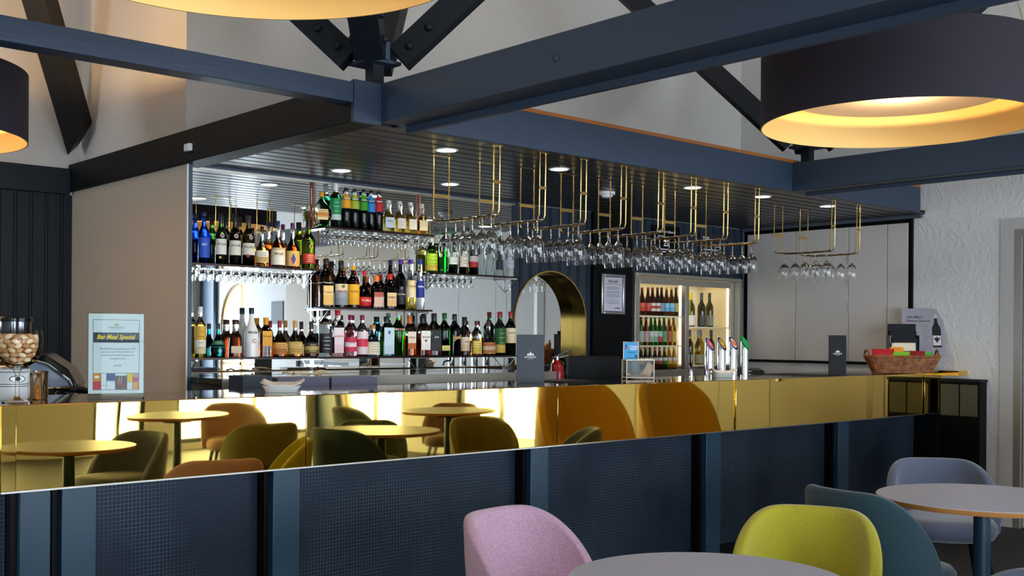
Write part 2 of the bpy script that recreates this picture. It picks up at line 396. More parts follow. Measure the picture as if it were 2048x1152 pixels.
(3.676, 1.22, 0.286, 0.0843, 'E', 'tall', 2, 'e0e6e8', 'e0e6e8', 0.7, ('16161a', 0.14), (0.08, 0.5, ['1c1c20', '24242a'], '', 'e8e8e8'), 'vodka_bottle', 'clear bottle with black cap and black label on the lowest shelf'),
(3.763, 1.22, 0.288, 0.0816, 'E', 'tall', 4, 'e6e8ea', 'e6e8ea', 0.7, ('c02430', 0.12), (0.08, 0.62, ['e8c8cc', 'f0dcdc', 'f0e0e0'], 'LONDON', 'c02430'), 'gin_bottle', 'square clear bottle with red cap and pale pink label'),
(3.858, 1.22, 0.259, 0.0789, 'E', 'std', 2, 'ecd8da', 'e8b0b8', 0.6, ('8a1c4c', 0.13), (0.12, 0.46, ['d0304c', 'f0dcdc', 'd0304c'], 'PINK', '8a1c3c'), 'gin_bottle', 'clear bottle with magenta cap and hot pink label, left one of the magenta capped pair'),
(3.945, 1.22, 0.26, 0.0727, 'E', 'std', 2, 'ecd8da', 'e06070', 0.55, ('8a1c4c', 0.13), (0.05, 0.6, ['e8d0d4', 'd83850', 'f0d8d8'], 'PINK', 'c8203c'), 'gin_bottle', 'bottle of pink gin with magenta cap, right one of the magenta capped pair'),
(4.025, 1.22, 0.199, 0.0941, 'E', 'belly2', 2, 'dfe8ea', 'dfe8ea', 0.5, ('d08a4a', 0.14), (0.06, 0.46, ['e4d8bc', 'e8dcc4'], '', '8a6a3a'), 'gin_bottle', 'short round clear bottle with cork stopper and cream label'),
(4.133, 1.22, 0.254, 0.0952, 'E', 'std', 4, '3a9ab8', '2a8ab0', 0.7, ('16202a', 0.14), (0.06, 0.72, ['b8d0d8', 'c8dce4', 'c8dce4'], '', '1a3a6a'), 'gin_bottle', 'square sapphire blue bottle with dark cap and tall pale label'),
(4.224, 1.22, 0.279, 0.0889, 'E', 'tang', 2, '3aa02a', '1c8a18', 0.7, ('c8d0cc', 0.11), (0.6, 0.64, ['c8d8c0'], '', 'c02020'), 'gin_bottle', 'bright green shaker shaped bottle with silver cap'),
(4.316, 1.22, 0.264, 0.0789, 'E', 'std', 4, 'dfd4c4', '9a4a14', 0.5, ('d87a2c', 0.2), (0.18, 0.6, ['b85a1c', 'ecdcc0', 'f0e4cc'], 'WILD', '3a1c10'), 'bourbon_bottle', 'clear bottle with orange and white neck and cream label'),
(4.423, 1.22, 0.266, 0.0942, 'E', 'std', 4, 'dfd8cc', '8a2c0c', 0.4, ('1c1c1e', 0.16), (0.15, 0.62, ['e8e4dc', 'f0ece4', 'f0ece4'], 'JIM BEAM', '1c1c1c'), 'bourbon_bottle', 'square bottle with black cap and white label with red seal'),
(4.518, 1.22, 0.281, 0.0913, 'E', 'std', 4, 'dccfc0', '6a1c08', 0.5, ('14201a', 0.18), (0.12, 0.6, ['17171a', '17171a', '17171a'], 'JACK', 'e8e8e8'), 'whiskey_bottle', 'square bottle with black label and white lettering on the lowest shelf'),
(4.607, 1.22, 0.286, 0.0773, 'E', 'std', 3, '1c8a1c', '147014', 0.7, ('0c4a1c', 0.14), (0.12, 0.24, ['d0c060', 'dcd080'], '', '1c5a1c'), 'whisky_bottle', 'three sided bright green bottle with green cap'),
(4.694, 1.22, 0.281, 0.0779, 'E', 'std', 4, '1c2430', '0c1218', 0.7, ('1c1a1c', 0.14), (0.4, 0.46, ['b89040'], '', 'e8d8a0'), 'whisky_bottle', 'dark blue black square bottle with slanted gold band'),
(4.781, 1.22, 0.262, 0.0748, 'E', 'std', 2, '5a2a10', '3a1608', 0.7, ('1c1210', 0.22), (0.12, 0.48, ['d8b898', 'e8d0b8'], 'Club', '5a2a1a'), 'whisky_bottle', 'brown whisky bottle with black neck foil and cream label'),
(4.889, 1.22, 0.237, 0.0718, 'E', 'std', 2, 'dfdac4', 'c88a2a', 0.5, ('5a1c24', 0.12), (0.06, 0.42, ['e0c040', 'ecd468'], '', '6a4a10'), 'whisky_bottle', 'clear bottle with maroon cap and yellow label'),
(4.997, 1.22, 0.238, 0.0992, 'E', 'decant', 2, 'd8d0c4', '8a2c0c', 0.5, ('4a1420', 0.16), (0.05, 0.38, ['c08040', 'e0c8a0', 'b86a3a'], '', '5a1c14'), 'whisky_bottle', 'rounded bottle of red amber whisky with dark maroon cap'),
(5.099, 1.22, 0.303, 0.0846, 'E', 'std', 2, '2a6a2a', '5a4a10', 0.5, ('8a1c28', 0.14), (0.06, 0.62, ['c8a848', '1c5a24', '1c5a24'], '', 'e0d090'), 'whiskey_bottle', 'bottle with red cap and dark green label beside the last bottle of the lowest shelf'),
(5.202, 1.22, 0.308, 0.0815, 'E', 'std', 2, '142a14', '0a140a', 0.7, ('9a1c28', 0.14), (0.28, 0.62, ['e4d0a0', 'ecdcb4'], 'JAMESON', '7a1c14'), 'whiskey_bottle', 'dark green bottle with red cap and cream label, rightmost on the lowest shelf'),
]
FR1=[(6.75, 0.226), (6.823, 0.229), (6.879, 0.231), (6.941, 0.233), (6.992, 0.235), (7.055, 0.237), (7.119, 0.239), (7.178, 0.242)]
FR2=[(6.74, 0.23), (6.801, 0.231), (6.863, 0.232), (6.913, 0.233), (6.969, 0.234), (7.026, 0.235), (7.09, 0.236), (7.148, 0.237)]
FR3=[(6.742, 0.237), (6.797, 0.237), (6.853, 0.237), (6.915, 0.237), (6.972, 0.237), (7.035, 0.237), (7.092, 0.237), (7.157, 0.237)]
FR4=[(7.383, 0.286), (7.43, 0.288), (7.525, 0.291), (7.635, 0.294)]
FR5=[(7.366, 0.297), (7.406, 0.297), (7.487, 0.298), (7.59, 0.299), (7.659, 0.299), (7.743, 0.3)]
# ---------------------------------------------------------------- camera
cam = bpy.data.cameras.new('camera'); co = bpy.data.objects.new('camera', cam); COL.objects.link(co)
S.camera = co
from mathutils import Matrix, Vector
yaw = RD(42.1); rho = math.atan(30/4426)
Fv = Vector((sin(yaw), cos(yaw), 0)); Rv = Vector((cos(yaw), -sin(yaw), 0)); Zv = Vector((0, 0, 1))
rt = Rv*cos(rho)+Zv*sin(rho); up = Zv*cos(rho)-Rv*sin(rho)
mw = Matrix((rt, up, -Fv)).transposed().to_4x4(); mw.translation = (0, 0, 1.35)
co.matrix_world = mw
cam.sensor_width = 36; cam.lens = 2202/2048*36; cam.shift_y = 97.5/2048; cam.clip_start = .05
cam.shift_x = 0

# ---------------------------------------------------------------- world / daylight
W = bpy.data.worlds.new('sky'); S.world = W; W.use_nodes = True
bg = W.node_tree.nodes['Background']
bg.inputs['Color'].default_value = (.76, .88, 1, 1); bg.inputs['Strength'].default_value = 15.0

# ---------------------------------------------------------------- shell of the room
XL, XR, YF, YB, ZC = -3.6, 8.0, -4.4, 7.4, 4.4
def wall_cols(mb, along, pos, th, a0, a1, z0, z1, opens):
    """wall slab; opens = [(a, b, zlo, ztop or function)]"""
    cuts = {a0, a1}
    for (a, b, zl, zt) in opens:
        n = 110 if callable(zt) else 1
        for i in range(n+1):
            cuts.add(a+(b-a)*i/n)
    cuts = sorted(cuts)
    def bx(p, q, za, zb):
        if zb-za < 1e-4:
            return
        if along == 'x':
            mb.box(p, q, pos, pos+th, za, zb)
        else:
            mb.box(pos, pos+th, p, q, za, zb)
    for p, q in zip(cuts, cuts[1:]):
        m = (p+q)/2; spans = [(z0, z1)]
        for (a, b, zl, zt) in opens:
            if a < m < b:
                t = zt(m) if callable(zt) else zt
                ns = []
                for (s0, s1) in spans:
                    ns += [(s0, min(s1, zl)), (max(s0, t), s1)]
                spans = [x for x in ns if x[1]-x[0] > 1e-4]
        for (s0, s1) in spans:
            bx(p, q, s0, s1)
def arch(c, r, zs):
    return lambda a: zs+math.sqrt(max(r*r-(a-c)**2, 0))

FLOORM = mat('dark_floor', '16161a', .55)
add_color_noise(FLOORM, '121216', '201f24', 3, (1, 8, 1))
struct(MB().box(XL, 10, YF-.2, 8, -.1, 0).obj('floor', FLOORM))
struct(MB().box(XL, 8.2, YF-.2, 7.7, ZC, ZC+.1).obj('ceiling', WHITE))
# behind the camera: glazed openings
wins_f = [(-2.9, -1.2), (-.6, 1.1), (2.0, 3.7), (4.75, 5.35), (5.75, 7.8)]
m = MB(); wall_cols(m, 'x', YF-.15, .15, XL, XR+.15, 0, ZC, [(a, b, .08, 2.45) for a, b in wins_f])
struct(m.obj('wall_front', WHITE))
m = MB(); wall_cols(m, 'y', XL-.15, .15, YF, YB+.3, 0, ZC, [(5.4, 6.8, .9, 2.2)])  # opening for the added, unseen fill window
struct(m.obj('wall_left', WHITE))
def frame_window(n, along, pos, a, b, z0, z1, rows, cols, fm):
    m = MB(); w = .05
    def bx(mb, p, q, za, zb, d0=-.03, d1=.03):
        if along == 'x':
            mb.box(p, q, pos+d0, pos+d1, za, zb)
        else:
            mb.box(pos+d0, pos+d1, p, q, za, zb)
    bx(m, a, b, z0, z0+w); bx(m, a, b, z1-w, z1); bx(m, a, a+w, z0+w, z1-w); bx(m, b-w, b, z0+w, z1-w)
    for i in range(1, cols):
        c = a+(b-a)*i/cols; bx(m, c-w/3, c+w/3, z0+w, z1-w)
    for i in range(1, rows):
        c = z0+(z1-z0)*i/rows; bx(m, a+w, b-w, c-w/3, c+w/3)
    o = struct(m.obj('window_%d' % n, fm))
    g = MB(); bx(g, a+w, b-w, z0+w, z1-w, -.003, .003); g.obj('pane', PANE, o)
WFR = mat('window_frame_paint', '3a4148', .5)
k = 1
for a, b in wins_f:
    frame_window(k, 'x', YF-.07, a, b, .08, 2.45, 2, 2, WFR); k += 1
frame_window(k, 'y', XL-.07, 5.4, 6.8, .9, 2.2, 1, 2, WFR); k += 1  # unseen window, added as fill light on the partition
# right wall: arched glazed doorway, added low window, panel door, shutter recess
m = MB()
wall_cols(m, 'y', XR, .15, YF, YB+.1, 0, ZC, [(-3.9, -2.7, 0, arch(-3.3, .6, 1.52)), (-1.65, -.35, .02, 1.0), (.95, 3.46, 0, 2.147)])
struct(m.obj('wall_right', SIDE))
m = MB()
pts = [(-3.9, 0), (-3.9, 1.52)]+[(-3.3-.6*cos(pi*i/16), 1.52+.6*sin(pi*i/16)) for i in range(1, 16)]+[(-2.7, 1.52), (-2.7, 0)]
m.tube([(XR+.06, p[0], p[1]) for p in pts], .03, 6); m.box(XR+.04, XR+.08, -3.32, -3.28, 0, 2.1); m.box(XR+.04, XR+.08, -3.9, -2.7, .9, .94)
o = struct(m.obj('window_20', mat('arch_timber', 'a8834e', .5)))
g = MB(); g.prism(pts, 'x', XR+.055, XR+.06); g.obj('pane', PANE, o)
frame_window(21, 'y', XR+.07, -1.65, -.35, .02, 1.0, 1, 2, WFR)  # low window added to give a bright patch mirrored in the brass
struct(MB().box(7.985, 7.999, -1.9, .86, 1.02, 2.6).obj('wall_right.001', TAUPE))
struct(MB().box(7.93, 7.999, YF+.001, -3.96, 0, 2.6).obj('wall_right.002', mat('slate_blue_column', '2c4258', .4)))
# back walls
struct(MB().box(2.80, XR, 5.86, 5.96, 2.30, ZC).box(2.80, 2.86, 5.96, YB+.04, 2.28, ZC).obj('wall_back', WHITE))
struct(MB().box(XL, 2.80, YB+.03, YB+.15, 2.26, ZC).box(2.80, XR+.15, YB+.04, YB+.15, 0, ZC).obj('wall_back.001', WHITE))
struct(MB().box(2.76, 5.262, 5.862, 5.92, 0, 2.34).obj('wall_back.002', TAUPE))

def fluted(mb, x0, x1, y, z1, zlow, back):
    """vertical boards with paired narrow grooves; zlow(x) is the lower edge"""
    prof = [(0, 0)]; pitch = .098
    cyc = [(0, .072, 0), (.072, .080, .010), (.080, .092, 0), (.092, .098, .010)]
    xs = []
    x = x0
    while x < x1-1e-4:
        for a, b, d in cyc:
            p, q = x+a, min(x+b, x1)
            if q-p > 1e-5:
                n = max(1, int((q-p)/.012))
                for i in range(n):
                    xs.append((p+(q-p)*i/n, p+(q-p)*(i+1)/n, d))
        x += pitch
    for p, q, d in xs:
        za, zb = zlow(p), zlow(q)
        vs = [(p, y+d, za), (q, y+d, zb), (q, y+d, z1), (p, y+d, z1), (p, back, za), (q, back, zb), (q, back, z1), (p, back, z1)]
        mb.add(vs, [(0, 1, 2, 3), (4, 7, 6, 5), (0, 4, 5, 1), (3, 2, 6, 7), (0, 3, 7, 4), (1, 5, 6, 2)])
m = MB(); fluted(m, .13, 2.74, YB, 2.27, lambda x: 0, YB+.04)
struct(m.obj('wall_back.003', NAVYD))
struct(MB().box(XL, .13, YB, YB+.04, 0, 2.27).obj('wall_back.004', NAVYD))
AX, AR, AZ = 5.652, .372, 1.468
def alow(x):
    return AZ+math.sqrt(max(AR*AR-(x-AX)**2, 0)) if abs(x-AX) < AR else 0
m = MB(); fluted(m, 5.262, 6.07, 5.83, 2.305, alow, 5.87)
struct(m.obj('wall_back.005', mat('slate_navy_cladding', '232f3c', .4)))
struct(MB().box(6.07, 6.515, 5.80, 5.92, 0, 2.305).obj('wall_back.006', BLACK))
m = MB(); fluted(m, 6.515, XR, 5.83, 2.305, lambda x: 1.868, 5.87)
struct(m.obj('wall_back.007', bpy.data.materials['slate_navy_cladding']))
# arched mirror in its brass lined recess
am = thing('arched_mirror', 'tall arched mirror in a brass lined recess of the dark fluted wall', 'mirror', (AX, 5.83, .9))
def arch_pts(r, n=28):
    return [(-r, 0)]+[(-r*cos(pi*i/n), AZ-.9+r*sin(pi*i/n)) for i in range(n+1)]+[(r, 0)]
MB().prism(arch_pts(AR-.006), 'y', .125, .135).obj('mirror_glass', MIRROR, am)
m = MB(); A_, B_ = arch_pts(AR-.001), arch_pts(AR-.012)
n = len(A_)
for (yy) in (0,):
    vs = [(p[0], -.008, p[1]) for p in A_]+[(p[0], -.008, p[1]) for p in B_]+[(p[0], .124, p[1]) for p in B_]+[(p[0], .124, p[1]) for p in A_]
    fs = []
    for i in range(n-1):
        for j in range(4):
            a = j*n; b = ((j+1) % 4)*n
            fs.append((a+i, a+i+1, b+i+1, b+i))
    m.add(vs, fs)
m.obj('brass_reveal', mat('brass_reveal', (.5, .34, .09), .14, 1), am)

# partition left of the bottle wall
pt = struct(MB().box(2.735, 2.76, 5.705, YB, 0, 2.29).obj('wall_partition', TAUPE))
MB().box(2.733, 2.7405, 5.700, 5.708, 0, 2.29).obj('edge_strip', mat('white_edge', 'd8d6d0', .4), pt)
MB().box(2.7405, 2.764, 5.699, 5.707, 0, 2.29).obj('edge_strip', NAVY, pt)
# soffit over the bar
m = MB(); y = 4.142
SOF = mat('soffit_slats', '2b2a2c', .33)
add_noise_bump(SOF, 8, .15, .002, (1, 10, 1))
while y < 5.83:
    q = min(y+.088, 5.84); m.box(2.852, XR, y, q, 2.31, 2.326); y += .112
m.box(2.852, XR, 4.142, 5.87, 2.3265, 2.338, 1)
struct(m.obj('ceiling.001', [SOF, BLACK]))
struct(MB().box(2.80, 5.262, 5.80, 5.829, 2.285, 2.309).obj('trim_1', mat('satin_steel_trim', 'b5b0a6', .35, .8)))
struct(MB().box(2.852, 5.27, 5.775, 5.80, 2.296, 2.309).obj('trim_2', NAVY))
struct(MB().box(7.965, 7.999, 4.16, 5.82, 2.282, 2.309).obj('trim_3', mat('slate_trim', '4a525c', .5)))
# bulkhead
bh = tag(MB().box(2.995, 7.85, 4.10, 4.142, 2.31, 2.495).obj('bulkhead_board', NAVY, bevel=.003), 'long navy bulkhead board along the front of the bar ceiling', 'beam')
MB().box(3.2, 7.85, 4.102, 4.140, 2.4952, 2.515).obj('timber_edging', ORANGEW, bh, label='raw orange timber edging')

# beams
t = thing('ceiling_beam', 'massive dark navy beam running from the corner joint toward the upper right foreground', 'beam', (2.92, 1.5, 2.3))
MB().box(-.07, .07, -4.5, 2.54, 0, .175).obj('timber', NAVY, t, bevel=.004)
MB().box(.071, .095, -4.5, 2.54, -.03, .12).obj('ledger_strip', NAVY, t)
m = MB()
for yy, zz in ((1.42, .085), (.3, .1), (-.9, .08)):
    m.ball((-.07, yy, zz), .018, 6, sc=(.35, 1, 1))
m.obj('knot', NAVY, t)
t = thing('ceiling_beam', 'black beam above the taupe partition, running from the corner joint to the fluted wall', 'beam', (2.78, 5.7, 2.29))
MB().box(-.07, .07, -1.66, 1.70, 0, .18).obj('timber', mat('black_beam_paint', '0b0b0d', .55, spec=.25), t, bevel=.004)
MB().box(-.072, .072, -1.665, -1.64, -.002, .182).obj('end_cap', NAVY, t)
t = thing('ceiling_beam', 'slim navy cross beam at upper left ending at the corner joint', 'beam', (0, 4.09, 2.37))
MB().box(-3.5, 2.708, -.05, .05, 0, .09).obj('timber', NAVY, t, bevel=.003)
t = thing('ceiling_beam', 'navy beam running right from the bulkhead corner above the white plaster wall', 'beam', (6.23, 2, 2.31))
MB().box(-.07, .07, -4.0, 2.098, 0, .185).obj('timber', NAVY, t, bevel=.004)
MB().box(.071, .09, -4.0, 2.095, -.02, .1).obj('ledger_strip', NAVY, t)
t = tag(MB().box(XL, 2.709, 7.36, 7.41, 2.27, 2.44).obj('ceiling_beam', mat('dark_fascia', '0e151c', .5, spec=.3), bevel=.003), 'dark navy fascia beam across the top of the fluted wall at far left', 'beam')
jb = thing('junction_box', 'small white junction box on the side of the black beam', 'junction box', (2.7099, 5.62, 2.366))
MB().box(-.022, 0, -.03, .03, -.02, .02).obj('box', WHITEP, jb, bevel=.003)
MB().box(-.0235, -.022, -.026, .026, -.016, .016).obj('lid', WHITEP, jb)

# tree-like strut joints
def truss(x, y, dirs, label, z=2.476):
    t = thing('truss_joint', label, 'roof truss', (x, y, z))
    m = MB(); m.box(-.03, .03, -.03, .03, 0, .09); m.obj('stub_post', NAVYD, t)
    m = MB(); m.box(-.085, .085, -.085, .085, .09, .105); m.box(-.1, .1, -.012, .012, .1, .18); m.box(-.012, .012, -.1, .1, .1, .18)
    m.obj('gusset_plate', NAVY, t)
    for dx, dy, L, w in dirs:
        h = math.hypot(dx, dy); ux, uy = dx/h, dy/h
        p = Vector((ux*.11, uy*.11, .12)); q = p+Vector((ux*L, uy*L, L*.93))
        s = MB().bar(p, q, w, .12).obj('strut', NAVYD, t, bevel=.003)
        d = (q-p).normalized()
        nrm = Vector((ux*-.68, uy*-.68, .73)).normalized()
        for f in (.07, .19):
            cc = p+d*f
            sd = d.cross(nrm)
            for e_ in (-1, 1):
                MB().ball((0, 0, 0), .02, 6).obj('bolt', NAVYD, s, tuple(cc+sd*((w/2+.004)*e_)))
    return t
truss(2.86, 4.10, [(-1, 1, 1.97, .09), (1, -1, 1.97, .09), (-1, -1, 1.97, .13), (1, 1, 1.97, .11)], 'branching dark strut joint above the corner where the beams meet')
truss(6.22, 4.03, [(-1, 1, 1.95, .1), (1, -1, 1.95, .1), (-1, -1, 1.95, .12), (1, 1, 1.95, .1)], 'branching dark strut joint half hidden behind the right drum pendant', 2.496)
m = MB(); m.bar((2.71, 7.26, 2.70), (1.9, 6.57, 4.38), .15, .15)
_d = (Vector((1.9, 6.57, 4.38))-Vector((2.71, 7.26, 2.70))).normalized()
for _i in sorted(range(4), key=lambda i: Vector(m.v[i]).dot(Rv))[:2]:
    m.v[_i] = Vector(m.v[_i])-_d*.16
tag(m.obj('roof_strut', mat('black_brown_timber', '0c0a09', .5)), 'black diagonal strut ending above the beam at upper left', 'strut')

# downlights
DLE = mat('downlight_lens', 'ffffff', .4, emit='fff2dd', estr=14)
DLO = [(3.548, 4.44, 'bright recessed downlight in front of the first brass rack'), (4.411, 4.49, 'recessed downlight between the third and fourth brass racks'),
       (3.55, 5.42, 'recessed downlight nearest the bottle wall on the left'), (4.357, 5.415, 'recessed downlight seen behind the first brass rack'),
       (5.559, 4.444, 'recessed downlight behind the seventh brass rack'), (6.244, 4.393, 'recessed downlight beside the eighth brass rack'),
       (7.019, 4.378, 'recessed downlight between the two far right brass racks')]
for x, y, lb in DLO:
    t = thing('downlight', lb, 'ceiling light', (x, y, 2.31), 0, 'recessed downlights in the bar ceiling')
    MB().lathe([(0, .062), (-.004, .06), (-.004, .05), (0, .05)], 28, close0=False, close1=False).obj('ring', WHITEP, t)
    MB().lathe([(-.0015, .0505), (-.003, .045), (-.0035, .001)], 28, close0=False).obj('lens', DLE, t)
    L = bpy.data.lights.new('downlight_lamp', 'SPOT'); L.energy = 14; L.spot_size = RD(120); L.spot_blend = .6; L.color = (1, .88, .72); L.shadow_soft_size = .04
    lo = bpy.data.objects.new('downlight_lamp', L); COL.objects.link(lo); lo.parent = t; lo.location = (0, 0, -.012)
t = thing('smoke_alarm', 'white smoke alarm on the bar ceiling above the racks', 'smoke alarm', (5.334, 4.978, 2.31))
MB().lathe([(0, .055), (-.018, .055), (-.022, .04)], 20).obj('base', WHITEP, t)
MB().lathe([(-.022, .038), (-.034, .036), (-.04, .02)], 20).obj('sensor_cap', WHITEP, t)

# drum pendants
SHO = mat('aubergine_shade_fabric', '1d1723', .8); add_noise_bump(SHO, 300, .1, .002)
SHI = mat('gold_shade_lining', (.88, .58, .19), .45, .0)
DIF = bpy.data.materials.new('opal_diffuser'); DIF.use_nodes = True
nn, ll = DIF.node_tree.nodes, DIF.node_tree.links
bb = nn['Principled BSDF']; bb.inputs['Base Color'].default_value = (.85, .78, .68, 1)
tl = nn.new('ShaderNodeBsdfTranslucent'); tl.inputs['Color'].default_value = (1, .86, .66, 1)
mx = nn.new('ShaderNodeMixShader'); mx.inputs[0].default_value = .35
ll.new(bb.outputs[0], mx.inputs[1]); ll.new(tl.outputs[0], mx.inputs[2]); ll.new(mx.outputs[0], nn['Material Output'].inputs['Surface'])
def pendant(x, y, z, label, en=16):
    t = thing('drum_pendant', label, 'pendant lamp', (x, y, z), 0, 'large dark drum pendants with gold lining')
    R_, H_ = .6, .33
    MB().lathe([(0, R_), (H_, R_), (H_, R_-.004), (H_, R_-.003)], 96, close0=False, close1=False).obj('outer_shade', SHO, t)
    MB().lathe([(0, R_-.001), (0, R_-.006), (H_, R_-.006)], 96, close0=False, close1=False).obj('lining', SHI, t, label='gold inner lining')
    MB().lathe([(.13, .001), (.13, .47)], 64, close0=False, close1=False).obj('diffuser', DIF, t, label='round opal diffuser disc')
    m = MB()
    for k in range(3):
        a = 2*pi*k/3+.4
        m.tube([(0, 0, H_), ((R_-.004)*cos(a), (R_-.004)*sin(a), H_)], .004, 6)
    m.obj('spider_frame', STEEL, t)
    m = MB()
    for k in range(3):
        a = 2*pi*k/3+.4
        m.tube([((R_-.01)*cos(a), (R_-.01)*sin(a), H_), (.05*cos(a), .05*sin(a), ZC-z-.001)], .0018, 5)
    m.tube([(0, 0, H_), (0, 0, ZC-z-.001)], .003, 5)
    m.obj('suspension_cable', BRASSW, t)
    L = bpy.data.lights.new('pendant_bulb', 'POINT'); L.energy = en; L.color = (1, .66, .32); L.shadow_soft_size = .05
    lo = bpy.data.objects.new('pendant_bulb', L); COL.objects.link(lo); lo.parent = t; lo.location = (0, 0, .2)
    return t
pendant(1.36, 2.53, 2.32, 'huge drum pendant cut off at the top of the photo, its gold lining showing')
pendant(4.59, 2.51, 2.31, 'dark aubergine drum pendant with glowing gold interior at upper right')
pendant(1.30, 5.83, 2.285, 'black drum pendant cut off at the left edge', 60)
# ---------------------------------------------------------------- bar counter
bar = thing('bar_counter', 'long bar counter with polished brass apron and dark mosaic front', 'bar counter', (4.6, 4.3, 0))
def bx_(x0, x1, y0, y1, z0, z1, m=None):
    return (m or MB()).box(x0-4.6, x1-4.6, y0-4.3, y1-4.3, z0, z1)
bx_(1.24, 7.999, 4.012, 4.60, 1.072, 1.10).obj('bar_top', TOP, bar, bevel=.002)
m = bx_(1.26, 7.99, 4.15, 4.2, 0, 1.07); m.obj('mosaic_front', MOSAIC, bar)
bx_(1.26, 7.99, 4.54, 4.56, 0, 1.07).obj('back_panel', mat('brown_back_panel', '4a3a22', .45), bar)
bx_(1.25, 7.99, 4.02, 4.15, .80, .82).obj('apron_soffit', BLACK, bar)
segs = [(1.241, 1.290, .0), (1.291, 2.452, -.25), (2.454, 3.932, .35), (3.934, 5.414, -.2), (5.416, 7.728, .55), (7.742, 7.999, -1.2)]
for a, b, rz in segs:
    o = MB().box(-(b-a)/2, (b-a)/2, 0, .012, -.149, .149).obj('brass_panel', BRASS, bar, ((a+b)/2-4.6, -.3, .949), RD(rz), bevel=.001)
o = MB().box(0, .012, -.02, .55, .80, 1.098).obj('brass_end', BRASS, bar, (1.228-4.6, -.275, 0))
bx_(1.24, 7.74, 3.996, 4.014, .794, .80).obj('trim_strip', STEEL, bar)
bx_(7.86, 7.999, 3.80, 3.999, 1.085, 1.12).obj('brass_return', BRASS, bar)
for a, b in [(1.324, 1.43), (1.469, 1.596), (2.333, 2.462), (3.798, 3.922), (5.219, 5.357), (6.656, 6.787)]:
    bx_(a, b, 4.055, 4.149, 0, .798).obj('post', POST, bar, bevel=.003)
    bx_(a-.022, a-.001, 4.09, 4.149, 0, .798).obj('post_side_shade', BLACK, bar)  # black strip paints in the shade on the post's left side
bx_(1.26, 7.85, 4.12, 4.149, 0, .085).obj('skirting', BLACK, bar)
lc = thing('low_cupboard', 'low dark cupboard against the white wall at the right end of the bar', 'cupboard', (7.94, 3.80, 0))
MB().box(-.055, .058, -.145, .165, 0, 1.04).obj('body', BLACK, lc)
MB().box(-.08, .058, .166, .348, 0, .785).obj('side_filler', BLACK, lc)
MB().box(-.065, .058, -.155, .175, 1.04, 1.06).obj('top_board', NAVYD, lc, bevel=.003)
for a, b in ((-.13, .0), (.012, .15)):
    MB().box(-.0565, -.0551, a, b, .79, 1.02).obj('panel', mat('olive_grey_panel', '4d4f44', .3), lc)

# ---------------------------------------------------------------- back bar, mirror, shelves
bb_ = thing('back_bar', 'low steel edged back bar counter under the bottle shelves', 'counter', (4.0, 5.6, 0))
MB().box(-1.23, 1.245, -.24, .255, 1.085, 1.115).obj('counter_top', mat('grey_glass_top', '3c4240', .08), bb_)
MB().box(-1.23, 1.245, -.252, -.241, 1.06, 1.117).obj('steel_edge', ALU, bb_, bevel=.002)
MB().box(-1.23, 1.245, -.2, .255, 0, 1.03).obj('carcass', BLACK, bb_)
MB().box(-1.23, 1.245, -.25, -.205, .90, 1.02).obj('steel_rail', STEEL, bb_, bevel=.002)
mm = thing('wall_mirror', 'wide frameless mirror behind the bottle shelves', 'mirror', (4.0, 5.845, 1.116))
MB().box(-1.235, 1.258, -.014, .014, 0, 1.168).obj('mirror_glass', MIRROR, mm)

SHG = mat('dark_glass_shelf', '14100e', .06)
ST = {'A': (2.767, 3.611, 1.748, 'upper left glass shelf holding wine and cognac bottles', [2.80, 3.56]),
      'B': (3.62, 4.463, 2.012, 'top centre glass shelf holding coloured liqueurs', [3.66, 4.42]),
      'C': (3.62, 4.455, 1.522, 'middle glass shelf holding dark liqueur bottles', [3.66, 4.42]),
      'D': (4.47, 5.25, 1.770, 'right hand glass shelf holding cordials and clear vodka', [4.50, 5.20]),
      'E': (2.767, 5.217, 1.220, 'longest and lowest glass shelf holding spirits', [2.80, 3.62, 4.43, 5.20])}
for k, (a, b, z, lb, br) in ST.items():
    t = thing('glass_shelf', lb, 'shelf', ((a+b)/2, 5.77, z), 0, 'bottle shelves on the mirror')
    c = (a+b)/2
    MB().box(a-c, b-c, -.06, .055, -.010, 0).obj('shelf_board', SHG, t, bevel=.001)
    MB().box(a-c, b-c, -.0625, -.0605, -.011, .001).obj('edge_strip', mat('copper_edge', '2c1c16', .3, .6), t)
    for q in br:
        m = MB(); m.box(q-c-.006, q-c+.006, -.062, .055, -.018, -.0105)
        m.tube([(q-c, -.058, -.016), (q-c, .05, -.10)], .0035, 6); m.box(q-c-.005, q-c+.005, .05, .058, -.11, -.0105)
        m.obj('bracket', CHROME, t)
for i, (x, z0, z1, lb) in enumerate([(2.80, 1.22, 1.74, 'left'), (3.615, 1.22, 2.25, 'second'), (4.43, 1.22, 2.25, 'third'), (5.22, 1.22, 1.76, 'right')]):
    names = ['chrome shelf upright at the left end of the mirror', 'chrome shelf upright between the left and middle shelves', 'chrome shelf upright between the middle and right shelves', 'chrome shelf upright at the right end of the mirror']
    tag(MB().box(x-.009, x+.009, 5.8275, 5.8305, z0-.2 if z0 > 1 else z0, z1).obj('shelf_upright', CHROME, None), names[i], 'shelf upright')
t = MB().tube([(3.612, 5.815, 2.013), (3.612, 5.815, 2.285)], .009, 10).obj('copper_tube', mat('copper', 'a06a58', .3, 1)); tag(t, 'thin copper tube rising from the left end of the top shelf', 'tube')
t = MB().tube([(4.428, 5.815, 2.013), (4.428, 5.815, 2.285)], .009, 10).obj('copper_tube', MC[('copper', 'a06a58', .3, 1, 0, 1.45)]); tag(t, 'thin copper tube rising from the right end of the top shelf', 'tube')

